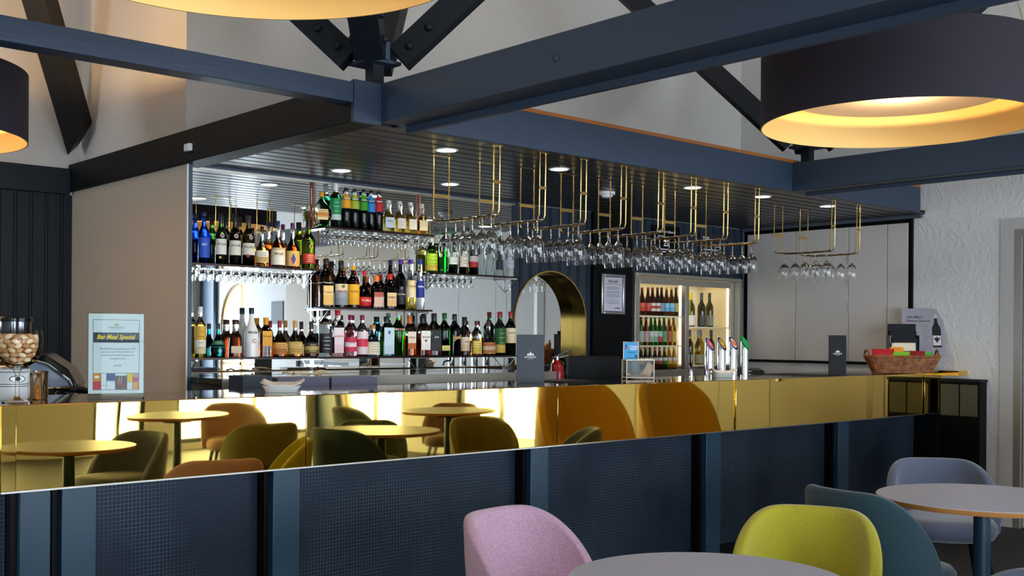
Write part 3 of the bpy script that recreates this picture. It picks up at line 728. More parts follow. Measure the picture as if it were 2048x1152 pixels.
# ---------------------------------------------------------------- bottles
PF = {
 'std': [(0, .9), (.02, 1), (.60, 1), (.66, .95), (.72, .7), (.77, .45), (.82, .38), (1, .37)],
 'wine': [(0, .9), (.02, 1), (.56, 1), (.63, .9), (.70, .58), (.75, .40), (.82, .36), (1, .35)],
 'tall': [(0, .92), (.02, 1), (.68, 1), (.74, .86), (.78, .52), (.82, .42), (1, .40)],
 'cone': [(0, .9), (.02, 1), (.40, 1), (.47, .9), (.58, .62), (.72, .44), (1, .36)],
 'decant': [(0, .85), (.03, 1), (.28, 1), (.40, .95), (.52, .68), (.62, .38), (.72, .25), (1, .25)],
 'belly': [(0, .7), (.05, .92), (.2, 1), (.35, .94), (.47, .66), (.58, .35), (.7, .26), (1, .25)],
 'belly2': [(0, .85), (.04, 1), (.42, 1), (.55, .85), (.64, .5), (.70, .4), (1, .38)],
 'trap': [(0, .98), (.03, 1), (.5, .86), (.60, .74), (.65, .5), (.70, .44), (1, .46)],
 'galli': [(0, .95), (.02, 1), (.35, .96), (.6, .82), (.64, .66), (.8, .48), (1, .38)],
 'malibu': [(0, .9), (.02, 1), (.46, 1), (.54, .92), (.64, .62), (.73, .42), (.8, .36), (1, .34)],
 'round': [(0, .45), (.04, .5), (.1, .62), (.25, .9), (.38, 1), (.50, .92), (.62, .62), (.72, .32), (.8, .2), (1, .2)],
 'tang': [(0, .86), (.02, .9), (.56, 1), (.62, 1), (.70, .8), (.78, .45), (.84, .36), (1, .36)],
 'beer': [(0, .9), (.02, 1), (.52, 1), (.62, .85), (.72, .55), (.84, .42), (1, .40)],
}
def prof_at(P, z):
    for (a, ra), (b, rb) in zip(P, P[1:]):
        if a <= z <= b:
            return ra+(rb-ra)*(z-a)/max(b-a, 1e-6)
    return P[-1][1]
def glass_mat(hexc, liquid=False, clear=False):
    if clear:
        return mat('clear_glass_'+hexc, hexc, 0, 0, 1, 1.12)
    return mat(('liquid_' if liquid else 'glass_')+hexc, hexc, .0 if not liquid else .0, 0, 1, 1.33 if liquid else 1.45)
def cut_profile(P, a, b):
    q = [(a, prof_at(P, a))]+[p for p in P if a < p[0] < b]+[(b, prof_at(P, b))]
    return q
def make_bottle(h, w, pf, sq, glass, liq, fill, cap, lab, name, label, loc, rz, opaque=False, group=None, dark=False):
    t = thing(name, label, 'bottle', loc, rz, group)
    P = PF[pf]; R_ = w/2; fy = .55 if pf == 'round' else 1
    capz = 1-cap[1]
    pr = cut_profile(P, 0, capz)
    pr2 = sorted(set(pr+([(fill, prof_at(P, fill))] if 0 < fill < capz else [])))
    mis = [1 if (pr2[i][0]+pr2[i+1][0])/2 < fill else 0 for i in range(len(pr2)-1)]
    sqq = sq
    lo = [(z*h, r*R_) for z, r in pr2]
    if opaque:
        gm = [mat('opaque_white_glass', 'e9e7e2', .2)]*2
    else:
        cl = pf == 'round' or (pf == 'tall' and glass[0] == 'e')
        gm = [glass_mat(glass, clear=cl), glass_mat(liq, True, clear=cl)]
    MB().lathe(lo, 22, mis=mis, sq=sqq, fy=fy).obj('glass_body', gm, t)
    cr = prof_at(P, capz)*R_*1.04+.0008
    e = h*cap[1]
    MB().lathe([(capz*h, cr*.98), (capz*h+.002, cr), (h-.003, cr), (h, cr*.9)], 18).obj('cap', mat('cap_'+cap[0], cap[0], .35), t)
    if lab and lab[1]-lab[0] > .03:
        z0, z1, bands, txt, tc = lab
        r0 = R_; m = MB(); n = 12; amax = RD(72 if sq == 2 else 40)
        nb = len(bands)
        if sq == 2 and fy == 1:
            for b in range(nb):
                zs = [z0+(z1-z0)*(b+u/2)/nb for u in range(3)]
                for zi in range(2):
                    vs = []
                    for z in (zs[zi], zs[zi+1]):
                        r = prof_at(P, z)*R_+.0009
                        vs += [(r*sin(-amax+2*amax*k/n), -r*cos(-amax+2*amax*k/n), z*h) for k in range(n+1)]
                    m.add(vs, [(k, k+1, n+2+k, n+1+k) for k in range(n)], b)
        else:
            hw = R_*(.72 if fy == 1 else .48); dpt = R_*fy*(1.0 if sq > 2 else 1.0)+.0012
            for b in range(nb):
                m.box(-hw, hw, -dpt-.0006, -dpt+.001, (z0+(z1-z0)*b/nb)*h, (z0+(z1-z0)*(b+1)/nb)*h, b)
        lm = [mat('label_'+c, c, .55) for c in bands]
        lo_ = m.obj('label', lm, t)
        if txt:
            x = MB(); zc = (z0+(z1-z0)*.66)*h; rr = prof_at(P, z0+(z1-z0)*.66)*R_
            wmax = rr*1.7 if sq == 2 else R_*1.3
            if txt == 'MALIBU':
                zc = .50*h; wmax = rr*2.1
            add_text(x, txt, 0, zc, height=.013, y=-.0016 if sq == 2 else -(R_+.0024), maxw=wmax, off=.015)
            if sq == 2:
                x.xf(arc_fn(rr))
            x.obj('lettering', mat('ink_'+tc, tc, .6), lo_)
        elif tc and sq == 2:
            x = MB(); zc = (z0+z1)/2*h; rr = prof_at(P, (z0+z1)/2)*R_
            hh = (z1-z0)*h
            for q, ww in ((.30, .5), (.12, .7), (-.1, .55), (-.28, .62)):
                x.box(-ww*rr*.8, ww*rr*.8, -.0022, -.0016, zc+q*hh-.0012, zc+q*hh+.0012)
            # subdivide the strokes around the curve
            y_ = MB()
            for q, ww in ((.30, .5), (.12, .7), (-.1, .55), (-.28, .62)):
                k_ = 8; X = [-ww*rr*.8+2*ww*rr*.8*i/k_ for i in range(k_+1)]
                zz = zc+q*hh
                y_.add([(a, -.0016, zz-.0012) for a in X]+[(a, -.0016, zz+.0012) for a in X], [(i, i+1, k_+2+i, k_+1+i) for i in range(k_)])
            y_.xf(arc_fn(rr)).obj('lettering', mat('ink_'+tc, tc, .6), lo_)
    return t

def disc_badge(t, x, z, r, R_, col, name='emblem', col2=None):
    m = MB(); n = 18
    for rr, mi, lift in ((r, 0, .0016),)+(((r*.6, 1, .0022),) if col2 else ()):
        vs = [(x, -lift, z)]+[(x+rr*cos(2*pi*k/n), -lift, z+rr*sin(2*pi*k/n)) for k in range(n)]
        m.add(vs, [(0, 1+k, 1+(k+1) % n) for k in range(n)], mi)
    m.xf(arc_fn(R_))
    m.obj(name, [mat('badge_'+col, col, .4)]+([mat('badge_'+col2, col2, .4)] if col2 else []), t)

random.seed(3)
for i, b in enumerate(BOTTLES):
    x, z, h, w, sh, pf, sq, glass, liq, fill, cap, lab, nm, lb = b
    rz = RD(random.uniform(-22, -8))
    t = make_bottle(h, w, pf, sq, glass, liq, fill, cap, lab, nm, lb, (x, 5.775, z), rz, opaque=(pf == 'malibu'), group='bottles on the mirror shelves')
    R_ = w/2
    if 'red wax seal' in lb:
        disc_badge(t, -.012, .2*h, .009, R_+.001, 'a0241c')
        disc_badge(t, .006, .56*h, .011, R_*.98, 'b8b4b0', col2='b02a2a')
    elif 'SKYLINE' in lab[3]:
        disc_badge(t, .002, .565*h, .012, R_*.98, 'b8b4b0', col2='b02a2a')
        if 'green bottle' in lb:
            disc_badge(t, -.01, .14*h, .007, R_+.001, 'd8b040')
    elif 'gold disc' in lb:
        disc_badge(t, .004, .47*h, .012, R_*1.0, 'c8a040', col2='3a3010')
    elif 'red seal' in lb:
        m = MB(); m.lathe([(0, .009), (.001, .009)], 18).xf(lambda a, b_, c: (a, -c-R_-.0022, b_)).obj('emblem', mat('badge_red', 'a01c1c', .4), t, (0, 0, .38*h))
    elif lab[3] == 'MALIBU':
        disc_badge(t, .004, .33*h, .012, R_+.001, 'b06a2a', col2='f0e8d8')
    elif 'purple diamond' in lb:
        m = MB(); m.add([(-.014, -.002, .2*h), (0, -.002, .08*h), (.014, -.002, .2*h), (0, -.002, .33*h)], [(0, 1, 2, 3)]); m.xf(arc_fn(R_+.001)).obj('emblem', mat('badge_purple', '4a1c7a', .4), t)
    elif 'sapphire' in lb:
        m = MB(); m.lathe([(0, .009), (.001, .009)], 18, fy=1.4).xf(lambda a, b_, c: (a, -c-R_-.0022, b_)).obj('emblem', mat('badge_blue', '1c5a8a', .4), t, (0, 0, .6*h))
    elif 'rope' in lb:
        MB().tube([((R_+.003)*cos(a), (R_+.003)*sin(a), .5*h+.002*sin(5*a)) for a in [2*pi*k/20 for k in range(20)]], .0026, 6, closed=True).obj('rope', mat('cream_rope', 'd8cfc0', .8), t)
    elif 'slanted gold' in lb:
        m = MB(); m.box(-R_*.8, R_*.8, -.0025-R_, -.001-R_, 0, .008); m.xf(lambda a, b_, c: (a, b_, c+a*.7)).obj('slanted_band', mat('badge_gold', 'c09a48', .4), t, (0, 0, .4*h))
    elif lab[3] == 'BAILEYS':
        disc_badge(t, 0, .45*h, .014, R_+.001, 'd8a040', col2='2a5a3a')

# ---------------------------------------------------------------- hanging stemware
WG = mat('clear_wine_glass', 'ffffff', 0, 0, 1, 1.45)
def stem_glass(h, rf, rb, stem, n=20):
    """upside down glass hanging from its foot, foot top at z=0"""
    o = [(0, .001), (-.0005, rf), (-.003, rf), (-.006, .006), (-.012, .0038), (-stem+.012, .0035), (-stem, .008)]
    bowl = []
    H = h-stem
    for k in range(1, 9):
        u = k/8
        r = rb*math.sin(min(1, u*1.55+.12)*pi/2)**.75
        if u > .62:
            r = rb*(1-.16*((u-.62)/.38)**1.6)
        bowl.append((-stem-H*u, r))
    inner = [(z, r-.0013) for z, r in bowl][::-1]
    inner = inner[:-1]+[(-stem-.012, .006), (-stem-.007, .0005)]
    return MB().lathe(o+bowl+inner, n, close0=False, close1=False)
WGM = stem_glass(.196, .032, .039, .076).mesh('wine_glass', WG, 60)
ordn = ['first', 'second', 'third', 'fourth', 'fifth', 'sixth', 'seventh', 'eighth', 'ninth', 'tenth', 'eleventh', 'twelfth', 'thirteenth', 'fourteenth']
RX = [3.647, 3.966, 4.272, 4.593, 4.913, 5.212, 5.529, 5.853, 6.742, 7.068]
def make_rack(x, lb):
    t = thing('glass_rack', lb, 'glass rack', (x, 4.38, 2.31), 0, 'brass stemware racks hanging over the bar')
    for s in (-1, 1):
        b0, f0 = s*.052, s*.021
        zr = -.352
        p = [(b0, .225, -.001), (b0, .225, zr+.035), (b0, .219, zr+.015), (b0*.98, .205, zr+.003), (b0*.8, .17, zr), (f0*1.2, 0, zr-.003), (f0, -.19, zr), (f0, -.208, zr+.006), (f0, -.218, zr+.03), (f0, -.222, -.001)]
        MB().tube(p, .0034, 8).obj('rod', BRASSW, t)
    MB().box(-.058, .058, .222, .228, -.222, -.205).obj('cross_plate', BRASSW, t)
    MB().box(-.026, .026, -.224, -.219, -.19, -.175).obj('cross_plate', BRASSW, t)
    MB().box(-.066, .066, .215, .235, -.0035, 0).obj('ceiling_plate', BRASSW, t)
    MB().box(-.032, .032, -.232, -.212, -.0035, 0).obj('ceiling_plate', BRASSW, t)
    return t
r0 = None
lbl = lambda i: ('%s brass glass rack from the left over the bar' % ordn[i]) if i < 8 else ('left' if i == 8 else 'right')+' one of the two brass glass racks in front of the pale shutter'
for i, x in enumerate(RX):
    if r0 is None:
        r0 = make_rack(x, lbl(0))
    else:
        dup(r0, (x, 4.38, 2.31), label=lbl(i))
    n = 6 if i < 8 else 5
    for k in range(n):
        yy = 4.20+k*.072 if i < 8 else 4.21+k*.085
        g = bpy.data.objects.new('wine_glass', WGM); COL.objects.link(g)
        g.location = (x+.004*math.sin(k*2.1+i), yy, 1.9655); g.rotation_euler = (0, 0, k*1.3+i)
        where = ('the %s brass rack from the left' % ordn[i]) if i < 8 else ('the %s rack before the pale shutter' % ('left' if i == 8 else 'right'))
        tag(g, 'wine glass hanging %s from the front on %s' % (ordn[k], where), 'wine glass', 'wine glasses hanging in the brass racks')
FGM = stem_glass(.066, .018, .017, .022, 14).mesh('small_glass', WG, 60)
def under_shelf(a, b, z, n, where):
    rail = thing('glass_hanger', 'thin steel glass hanger rails under %s' % where, 'glass rack', ((a+b)/2, 5.77, z))
    c = (a+b)/2
    for yy in (-.012, .012):
        MB().box(a-c, b-c, yy-.0025, yy+.0025, -.030, -.026).obj('rail', STEEL, rail)
    for xx in (a-c, 0, b-c):
        MB().box(xx-.002, xx+.002, -.015, .015, -.026, -.0105).obj('hanger_clip', STEEL, rail)
    for k in range(n):
        g = bpy.data.objects.new('liqueur_glass', FGM); COL.objects.link(g)
        g.location = (a+(b-a)*(k+.5)/n, 5.77, z-.0255+.003); g.rotation_euler = (0, 0, k)
        tag(g, 'small liqueur glass under %s, %s from left' % (where, ordn[k]), 'glass', 'liqueur glasses hanging under the shelves')
under_shelf(2.84, 3.52, 1.748, 13, 'the upper left shelf')
under_shelf(3.70, 4.38, 2.012, 12, 'the top shelf')
under_shelf(4.54, 4.86, 1.770, 6, 'the right hand shelf')

# ---------------------------------------------------------------- glass door fridge
fz = thing('display_fridge', 'built in two door glass drinks fridge with aluminium frame', 'fridge', (7.212, 5.80, 0.9))
X = 7.212
def fb(x0, x1, y0, y1, z0, z1, m=None):
    return (m or MB()).box(x0-X, x1-X, y0-5.8, y1-5.8, z0-.9, z1-.9)
CREAM = mat('cream_liner', 'd8cba8', .5)
m = fb(6.56, 7.87, 6.22, 6.24, .92, 1.84); fb(6.545, 6.56, 5.86, 6.24, .92, 1.84, m); fb(7.87, 7.885, 5.86, 6.24, .92, 1.84, m); fb(6.545, 7.885, 5.86, 6.24, 1.84, 1.855, m); fb(6.545, 7.885, 5.86, 6.24, .905, .92, m)
m.obj('liner', CREAM, fz)
m = MB()
for x0, x1, z0, z1 in ((6.52, 6.552, .95, 1.867), (7.873, 7.904, .95, 1.867), (6.552, 7.873, 1.838, 1.867), (6.552, 7.873, .95, .98)):
    fb(x0, x1, 5.775, 5.86, z0, z1, m)
m.obj('outer_frame', ALU, fz, bevel=.003)
for nm_, x0, x1, y0 in (('left', 6.556, 7.222, 5.80), ('right', 7.182, 7.868, 5.826)):
    m = MB(); lw = .05 if nm_ == 'left' else .046
    fb(x0, x0+lw, y0, y0+.022, .985, 1.833, m); fb(x1-.046, x1, y0, y0+.022, .985, 1.833, m); fb(x0+lw, x1-.046, y0, y0+.022, 1.782, 1.833, m); fb(x0+lw, x1-.046, y0, y0+.022, .985, 1.09, m)
    d = m.obj('door', ALU, fz, bevel=.002)
    fb(x0+lw, x1-.046, y0+.009, y0+.012, 1.09, 1.782).obj('pane', PANE, d)
for x0, x1, zz in ((6.562, 7.2, 1.529), (6.562, 7.2, 1.287), (7.23, 7.868, 1.445), (6.562, 7.2, 1.041), (7.23, 7.868, 1.121)):
    fb(x0, x1, 5.862, 6.215, zz-.012, zz).obj('shelf', mat('cream_shelf', 'e8dfc4', .5), fz)
TUBE = mat('fridge_tube', 'ffffff', .4, emit='fff0cc', estr=3)
for x0 in (7.205, 7.855):
    fb(x0-.008, x0+.008, 5.875, 5.888, 1.13, 1.80).obj('light_tube', TUBE, fz)
L = bpy.data.lights.new('fridge_light', 'AREA'); L.energy = 1.6; L.color = (1, .86, .6); L.shape = 'RECTANGLE'; L.size = 1.2; L.size_y = .2
lo = bpy.data.objects.new('fridge_light', L); COL.objects.link(lo); lo.parent = fz; lo.location = (0, .22, .93)
for x0 in (6.9, 7.55):
    L = bpy.data.lights.new('fridge_glow', 'POINT'); L.energy = .5; L.color = (1, .86, .6); L.shadow_soft_size = .06
    lo = bpy.data.objects.new('fridge_glow', L); COL.objects.link(lo); lo.parent = fz; lo.location = (x0-X, .30, .46)
def beer(x, h, z, y, g, labc, cap, lb, lz=(.16, .45), w=.052, pf='beer', capf=.08, nm='beer_bottle'):
    return make_bottle(h, w, pf, 2, g, g, .0, (cap, capf), (lz[0], lz[1], labc, '', None) if labc else None, nm, lb, (x, y, z), RD(-25), group='bottles in the glass door fridge')
r1 = [('30120a', ['c83c2c', 'd8604a'], '8a2a1c', 'brown beer bottle with red label'), ('30120a', ['c83c2c', 'd8604a'], '8a2a1c', 'brown beer bottle with red label'),
      ('30120a', ['e0d8c8', 'c0402c', 'e8e0d0'], '6a2a1c', 'brown beer bottle with white and red label'), ('30120a', ['e0d8c8', 'c0402c', 'e8e0d0'], '6a2a1c', 'brown beer bottle with white and red label'),
      ('1c1410', ['8a98a8'], '5a2a24', 'brown beer bottle with silver grey label'), ('4a2a14', ['6ab0d0', '8ac8e0'], 'c89a40', 'beer bottle with pale blue label'),
      ('4a2a14', ['6ab0d0', '8ac8e0'], 'c89a40', 'beer bottle with pale blue label'), ('3a280c', ['c0a860'], '3a2a14', 'beer bottle with tan label')]
for i, ((x, h), q) in enumerate(zip(FR1, r1)):
    beer(x, h, 1.5292, 5.905, q[0], q[1], q[2], '%s, %s from left on the top fridge shelf' % (q[3], ordn[i]))
r2 = [('1a2a14', ['a8b0a8'], '202018', 'dark green beer bottle'), ('3a1a12', ['c0a090'], '3a1a12', 'brown beer bottle'), ('0c4014', ['9ab098', 'c8d0c4'], '1c5a1c', 'green beer bottle'),
      ('0e4a16', ['8aa890', 'c8d0c4'], '2a6a1c', 'green beer bottle'), ('0c3c0e', ['c0382c', 'b0c0b0'], '1c6a1c', 'green beer bottle'), ('0a4012', ['6a9a70'], '1c5a1c', 'green beer bottle'),
      ('5a2c08', ['b8603a'], 'a87a2c', 'amber beer bottle'), ('6a4a1c', ['c8a850'], '4a3a1c', 'short amber beer bottle')]
for i, ((x, h), q) in enumerate(zip(FR2, r2)):
    beer(x, h, 1.2872, 5.905, q[0], q[1], q[2], '%s, %s from left on the second fridge shelf' % (q[3], ordn[i]), (.12, .5))
r3 = ['c87a3c', 'b03028', '3a5a2a', '8a2420', 'b04030', '2a7a2a', 'c8a030', 'd0b048']
for i, ((x, h), q) in enumerate(zip(FR3, r3)):
    beer(x, h, 1.0412, 5.905, ['3a3a1c', '3a1c14', '1c2a1c', '2a1414', '3a2414', '1c4a1c', 'a87a1c', 'b88a2c'][i], [q, 'd8d0c0'], ['c8b040', '8a2a1c', '2a2a2a', '9a2a24', 'a83a2c', '2a7a2a', 'c0a030', 'c8a840'][i], 'small bottle, %s from left on the lowest left fridge shelf' % ordn[i], (.4, .62))
r4 = [('9aa83a', ['e8e4d8'], 'e8d020', .2, 'white wine bottle with yellow cap and cream label, leftmost in the right fridge door'), ('3a3c34', ['5a5a52'], '2c3034', .2, 'dark wine bottle behind the yellow capped bottle'),
      ('34342a', ['4a4e48'], '4a4c4c', .2, 'grey green wine bottle, third from left in the right fridge door'), ('48461c', ['8a8a7a'], '3a3e40', .2, 'olive wine bottle, rightmost on the upper right fridge shelf')]
for i, ((x, h), q) in enumerate(zip(FR4, r4)):
    beer(x, h, 1.4452, 5.91 if i != 1 else 5.99, q[0], q[1], q[2], q[4], (.04, .34), .068, 'wine', q[3], 'wine_bottle')
for i, (x, h) in enumerate(FR5):
    beer(x, h, 1.1212, 5.91+.06*(i % 2), ['8a8a3a', '3a3c34', '9a8a30', 'a89a3a', '6a6a3a', '8a7a50'][i], ['b0a888'], ['2c3034', '3a3a3a', '8a8a8a', '5a6068', '2c3034', '6a7078'][i], 'wine bottle, %s from left on the lower right fridge shelf' % ordn[i], (.05, .3), .064, 'wine', .2, 'wine_bottle')
# ---------------------------------------------------------------- signs on the back wall
LN = mat('ink_grey_lines', '6a6a72', .7); INKD = mat('ink_black', '16161a', .6); INKW = mat('ink_white', 'e8e8ea', .6)
t = thing('framed_notice', 'silver framed notice headed THE LAW on the black wall panel', 'sign', (6.278, 5.799, 1.684))
m = MB(); a_, b_ = .134, .158
for x0, x1, z0, z1 in ((-a_, -a_+.028, -b_, b_), (a_-.028, a_, -b_, b_), (-a_+.028, a_-.028, b_-.028, b_), (-a_+.028, a_-.028, -b_, -b_+.028)):
    m.box(x0, x1, -.022, -.001, z0, z1)
m.obj('frame', mat('satin_silver', 'a8a6a4', .3, .9), t, bevel=.007)
pp = MB().box(-a_+.028, a_-.028, -.010, -.001, -b_+.028, b_-.028).obj('paper', mat('lilac_white_paper', 'c4bfca', .6), t)
m = MB(); add_text(m, 'THE LAW', 0, .098, height=.02, y=-.0112, maxw=.14, off=.012)
m.obj('lettering', INKD, pp)
m = MB()
for z, w in ((.078, .17), (.055, .13), (.046, .15), (.036, .13), (.02, .15), (.011, .16), (-.004, .15), (-.013, .16), (-.022, .15), (-.035, .03), (-.048, .15), (-.062, .14), (-.072, .12)):
    m.box(-w/2, w/2, -.0112, -.0105, z-.0016, z+.0016)
m.obj('text_lines', LN, pp)
m = MB(); add_text(m, 'SCYMC', .05, -.108, height=.014, y=-.0112, maxw=.07, off=.015); m.obj('lettering', INKD, pp)
t = thing('wall_notice', 'black age limit notice with white number 25 behind the glass racks', 'sign', (6.94, 5.829, 2.14))
pb = MB().box(-.175, .175, -.012, -.001, -.12, .12).obj('board', BLACK, t)
m = MB(); add_text(m, 'alcohol or tobacco?', 0, .075, height=.022, y=-.0125, maxw=.31, off=.01); add_text(m, 'you look', -.06, .035, height=.022, y=-.0125, off=.01); add_text(m, '25', 0, -.02, height=.05, y=-.0125, off=.02)
for z, w in ((-.07, .26), (-.09, .2)):
    m.box(-w/2, w/2, -.0126, -.0121, z-.004, z+.004)
m.obj('lettering', INKW, pb)
t = thing('wall_notice', 'black notice with pale heading THE above the right fridge door', 'sign', (7.53, 5.829, 2.13))
pb = MB().box(-.15, .15, -.012, -.001, -.11, .11).obj('board', mat('charcoal_board', '24262a', .5), t)
m = MB(); add_text(m, 'THE', -.07, .06, height=.034, y=-.0125, off=.02)
for z, w in ((0, .22), (-.03, .2), (-.06, .22)):
    m.box(-w/2, w/2, -.0126, -.0121, z-.003, z+.003)
m.obj('lettering', INKW, pb)
# ---------------------------------------------------------------- things on the bar
BT = 1.1005
def mountain(mb, cx, cz, w, y, mi=0):
    """little mountain logo"""
    for dx, h, q in ((-.3, .28, .16), (0, .5, .2), (.3, .28, .16)):
        mb.add([(cx+(dx-q)*w, y, cz), (cx+(dx+q)*w, y, cz), (cx+dx*w, y, cz+h*w)], [(0, 1, 2)], mi)
    mb.box(cx-.5*w, cx+.5*w, y, y+.0001, cz-.05*w, cz-.01*w, mi)
# specials stand
t = thing('menu_stand', 'white bar meal special sign in a clear acrylic stand at left of the bar', 'sign', (1.725, 4.20, BT), RD(-18))
m = MB(); m.box(-.103, .103, -.012, -.009, .012, .33); m.box(-.103, .103, -.003, 0, .012, .33); m.box(-.103, .103, -.03, .05, 0, .004); m.box(-.103, .103, -.012, 0, .004, .012)
m.obj('acrylic_holder', ACRYL, t)
pg = MB().box(-.101, .101, -.0085, -.004, .02, .328).obj('page', PAPER, t)
GD = mat('slate_ink', '3a4450', .6)
yy = -.0088
m = MB()
Lx, Rx, Tz, Bz = -.085, .085, .305, .033
for x0, x1, z0, z1 in ((Lx, Rx, Tz-.0016, Tz), (Lx, Rx, Bz, Bz+.0016), (Lx, Lx+.0016, Bz, Tz), (Rx-.0016, Rx, Bz, Tz), (Lx, Rx, .236-.0195, .236+.0195), (Lx, Rx, .097, .0986)):
    m.box(x0, x1, yy, yy+.0003, z0, z1)
for xx in (-.056, -.036, -.004, .039, .060, .081):
    m.box(xx, xx+.0014, yy, yy+.0003, Bz, .0975)
for x0, x1, zz in ((Lx, -.056, .066), (-.056, -.036, .050), (-.036, -.004, .067), (-.004, .039, .087), (.039, .060, .062), (.060, .081, .064), (.081, Rx, .064)):
    m.box(x0, x1, yy, yy+.0003, zz, zz+.0014)
m.obj('border', GD, pg)
m = MB(); add_text(m, 'Bar Meal Special', 0, .236, height=.024, y=yy-.0008, maxw=.142, shear=.35, off=.022); m.obj('lettering', mat('ink_yellow', 'f0cc1c', .6), pg, label='yellow script lettering')
m = MB(); mountain(m, 0, .283, .022, yy-.0004); m.obj('emblem', mat('ink_gold', 'a89468', .6), pg)
m = MB(); add_text(m, 'MONDRIANS', 0, .2745, height=.007, y=yy-.0005, maxw=.062); add_text(m, 'RESTAURANT', 0, .266, height=.003, y=yy-.0005)
for z, s in ((.193, 'Pulled Pork Scotch on carrot &'), (.180, 'parsnip puree with crackle and'), (.167, 'finished with roasted peppers &'), (.154, 'pineapple salsa')):
    add_text(m, s, .005, z, height=.0085, y=yy-.0005, maxw=.128, shear=.2)
add_text(m, '$16.00', .005, .127, height=.008, y=yy-.0005, off=.01); m.obj('lettering', GD, pg)
m = MB()
PC = ['d84858', '1c3f7e', 'f2cc10', 'e8963a', '5a4650', 'c8a888', 'd84a5a', 'f0a030']
for i, (x0, x1, z0, z1) in enumerate([(Lx+.002, -.056, Bz+.002, .066), (-.0345, -.004, .069, .0965), (.0405, .060, .064, .0965), (Lx+.002, -.056, .068, .0965), (-.0025, .039, Bz+.002, .0865), (.0615, .081, .080, .0965), (.0615, .081, .066, .080), (.0615, .081, Bz+.002, .0635)]):
    m.box(x0, x1, yy+.0001, yy+.0003, z0, z1, i)
m.obj('picture_squares', [mat('print_'+c, c, .6) for c in PC], pg)
m = MB()
m.lathe([(0, .009), (.0003, .009)], 14, fy=.6); m.xf(lambda a, b, c: (a-.070, yy-.0002-c, b+.084)); m.obj('picture_plate', mat('print_cream', 'e8dcc8', .6), pg)
m = MB()
for xx in (.012, .02):
    m.tube([(xx, yy-.0006, .082), (xx-.002, yy-.0006, .06)], .0012, 5)
m.obj('picture_forks', mat('print_steel', 'd8c8a8', .6), pg)
m = MB()
for xx, zz in ((.004, .058), (.014, .05), (.026, .046), (.02, .04)):
    m.box(xx, xx+.007, yy-.0003, yy, zz, zz+.007)
m.obj('picture_food', mat('print_food', 'c8482a', .6), pg)

# goblet of nuts
t = thing('goblet', 'large glass goblet filled with mottled tan nuts at the left end of the bar', 'glass', (1.345, 4.16, BT))
pr = [(0, .001), (0, .052), (.003, .052), (.012, .018), (.022, .008), (.07, .0065), (.105, .0085), (.118, .014)]
bowl = [(.128, .035), (.145, .06), (.17, .078), (.2, .086), (.23, .087), (.262, .083)]
pr = pr+bowl+[(z, r-.002) for z, r in bowl[::-1]]+[(.122, .001)]
MB().lathe(pr, 36, close0=False, close1=False).obj('glass_body', thin_glass('goblet_glass', 'fbf8f2', .18), t)
NUTM = [MB().ball((0, 0, 0), .0125, 6, sc=(1.25, .85, .7)).mesh('nut', mat('nut_shell_'+c, c, .55), 60) for c in ('e4cdaa', 'c8a078', 'eee0c8', 'b88a5c')]
random.seed(11); cnt = 0
for lay in range(7):
    z = .139+lay*.0165
    rr = [.034, .054, .064, .068, .0705, .0705, .068][lay]
    rings = [(rr, max(4, int(2*pi*rr/.026)))]+([(rr-.026, max(3, int(2*pi*(rr-.026)/.028)))] if lay in (0, 1, 6) and rr > .04 else [])
    for r, n in rings:
        for k in range(n):
            a = 2*pi*(k+.5*(lay % 2))/n+random.uniform(-.06, .06)
            o = bpy.data.objects.new('nut', NUTM[cnt % 4]); COL.objects.link(o); cnt += 1
            o.location = (1.345+r*cos(a), 4.16+r*sin(a), BT+z+random.uniform(-.001, .001))
            o.rotation_euler = (random.uniform(-.5, .5), random.uniform(-.5, .5), a+pi/2+random.uniform(-.5, .5))
            tag(o, 'tan mottled nut inside the big glass goblet', 'nut', 'nuts in the goblet')

# canister and jug beside the goblet
t = thing('canister', 'pale canister with two dark rings and an eye emblem behind the goblet', 'canister', (1.39, 4.36, BT))
MB().lathe([(0, .064), (.004, .066), (.112, .066), (.116, .064)], 28).obj('body', mat('pale_enamel', 'b9bcbc', .3), t)
MB().lathe([(.116, .06), (.124, .058), (.128, .05)], 28).obj('lid', STEEL, t)
m = MB()
for z in (.103, .058, .05):
    m.lathe([(z, .0665), (z+.0025, .0665)], 28, close0=False, close1=False)
m.obj('dark_ring', INKD, t)
m = MB(); vs = [(.03*cos(2*pi*k/24), -.0008, .079+.013*sin(2*pi*k/24)) for k in range(24)]
m.add(vs, [tuple(range(24))], 0)
m.add([(.026*cos(2*pi*k/24), -.0014, .079+.010*sin(2*pi*k/24)) for k in range(24)], [tuple(range(24))], 1)
m.add([(.009*cos(2*pi*k/24), -.002, .079+.009*sin(2*pi*k/24)) for k in range(24)], [tuple(range(24))], 0)
m.xf(arc_fn(.066)); m.xf(lambda a, b, c: (a*cos(.1)+b*sin(-.1)*-1*0, b, c)); m.obj('emblem', [INKD, WHITEP], t)
t = thing('steel_jug', 'polished steel jug on the bar just right of the goblet', 'jug', (1.468, 4.325, BT), RD(100))
MB().lathe([(0, .04), (.003, .042), (.1, .042), (.104, .0435), (.106, .042), (.106, .04), (.01, .039)], 30, close1=False).obj('body', CHROME, t)
MB().tube([(.041, .01, .085), (.065, .016, .08), (.068, .016, .04), (.041, .01, .025)], .004, 6).obj('handle', CHROME, t)

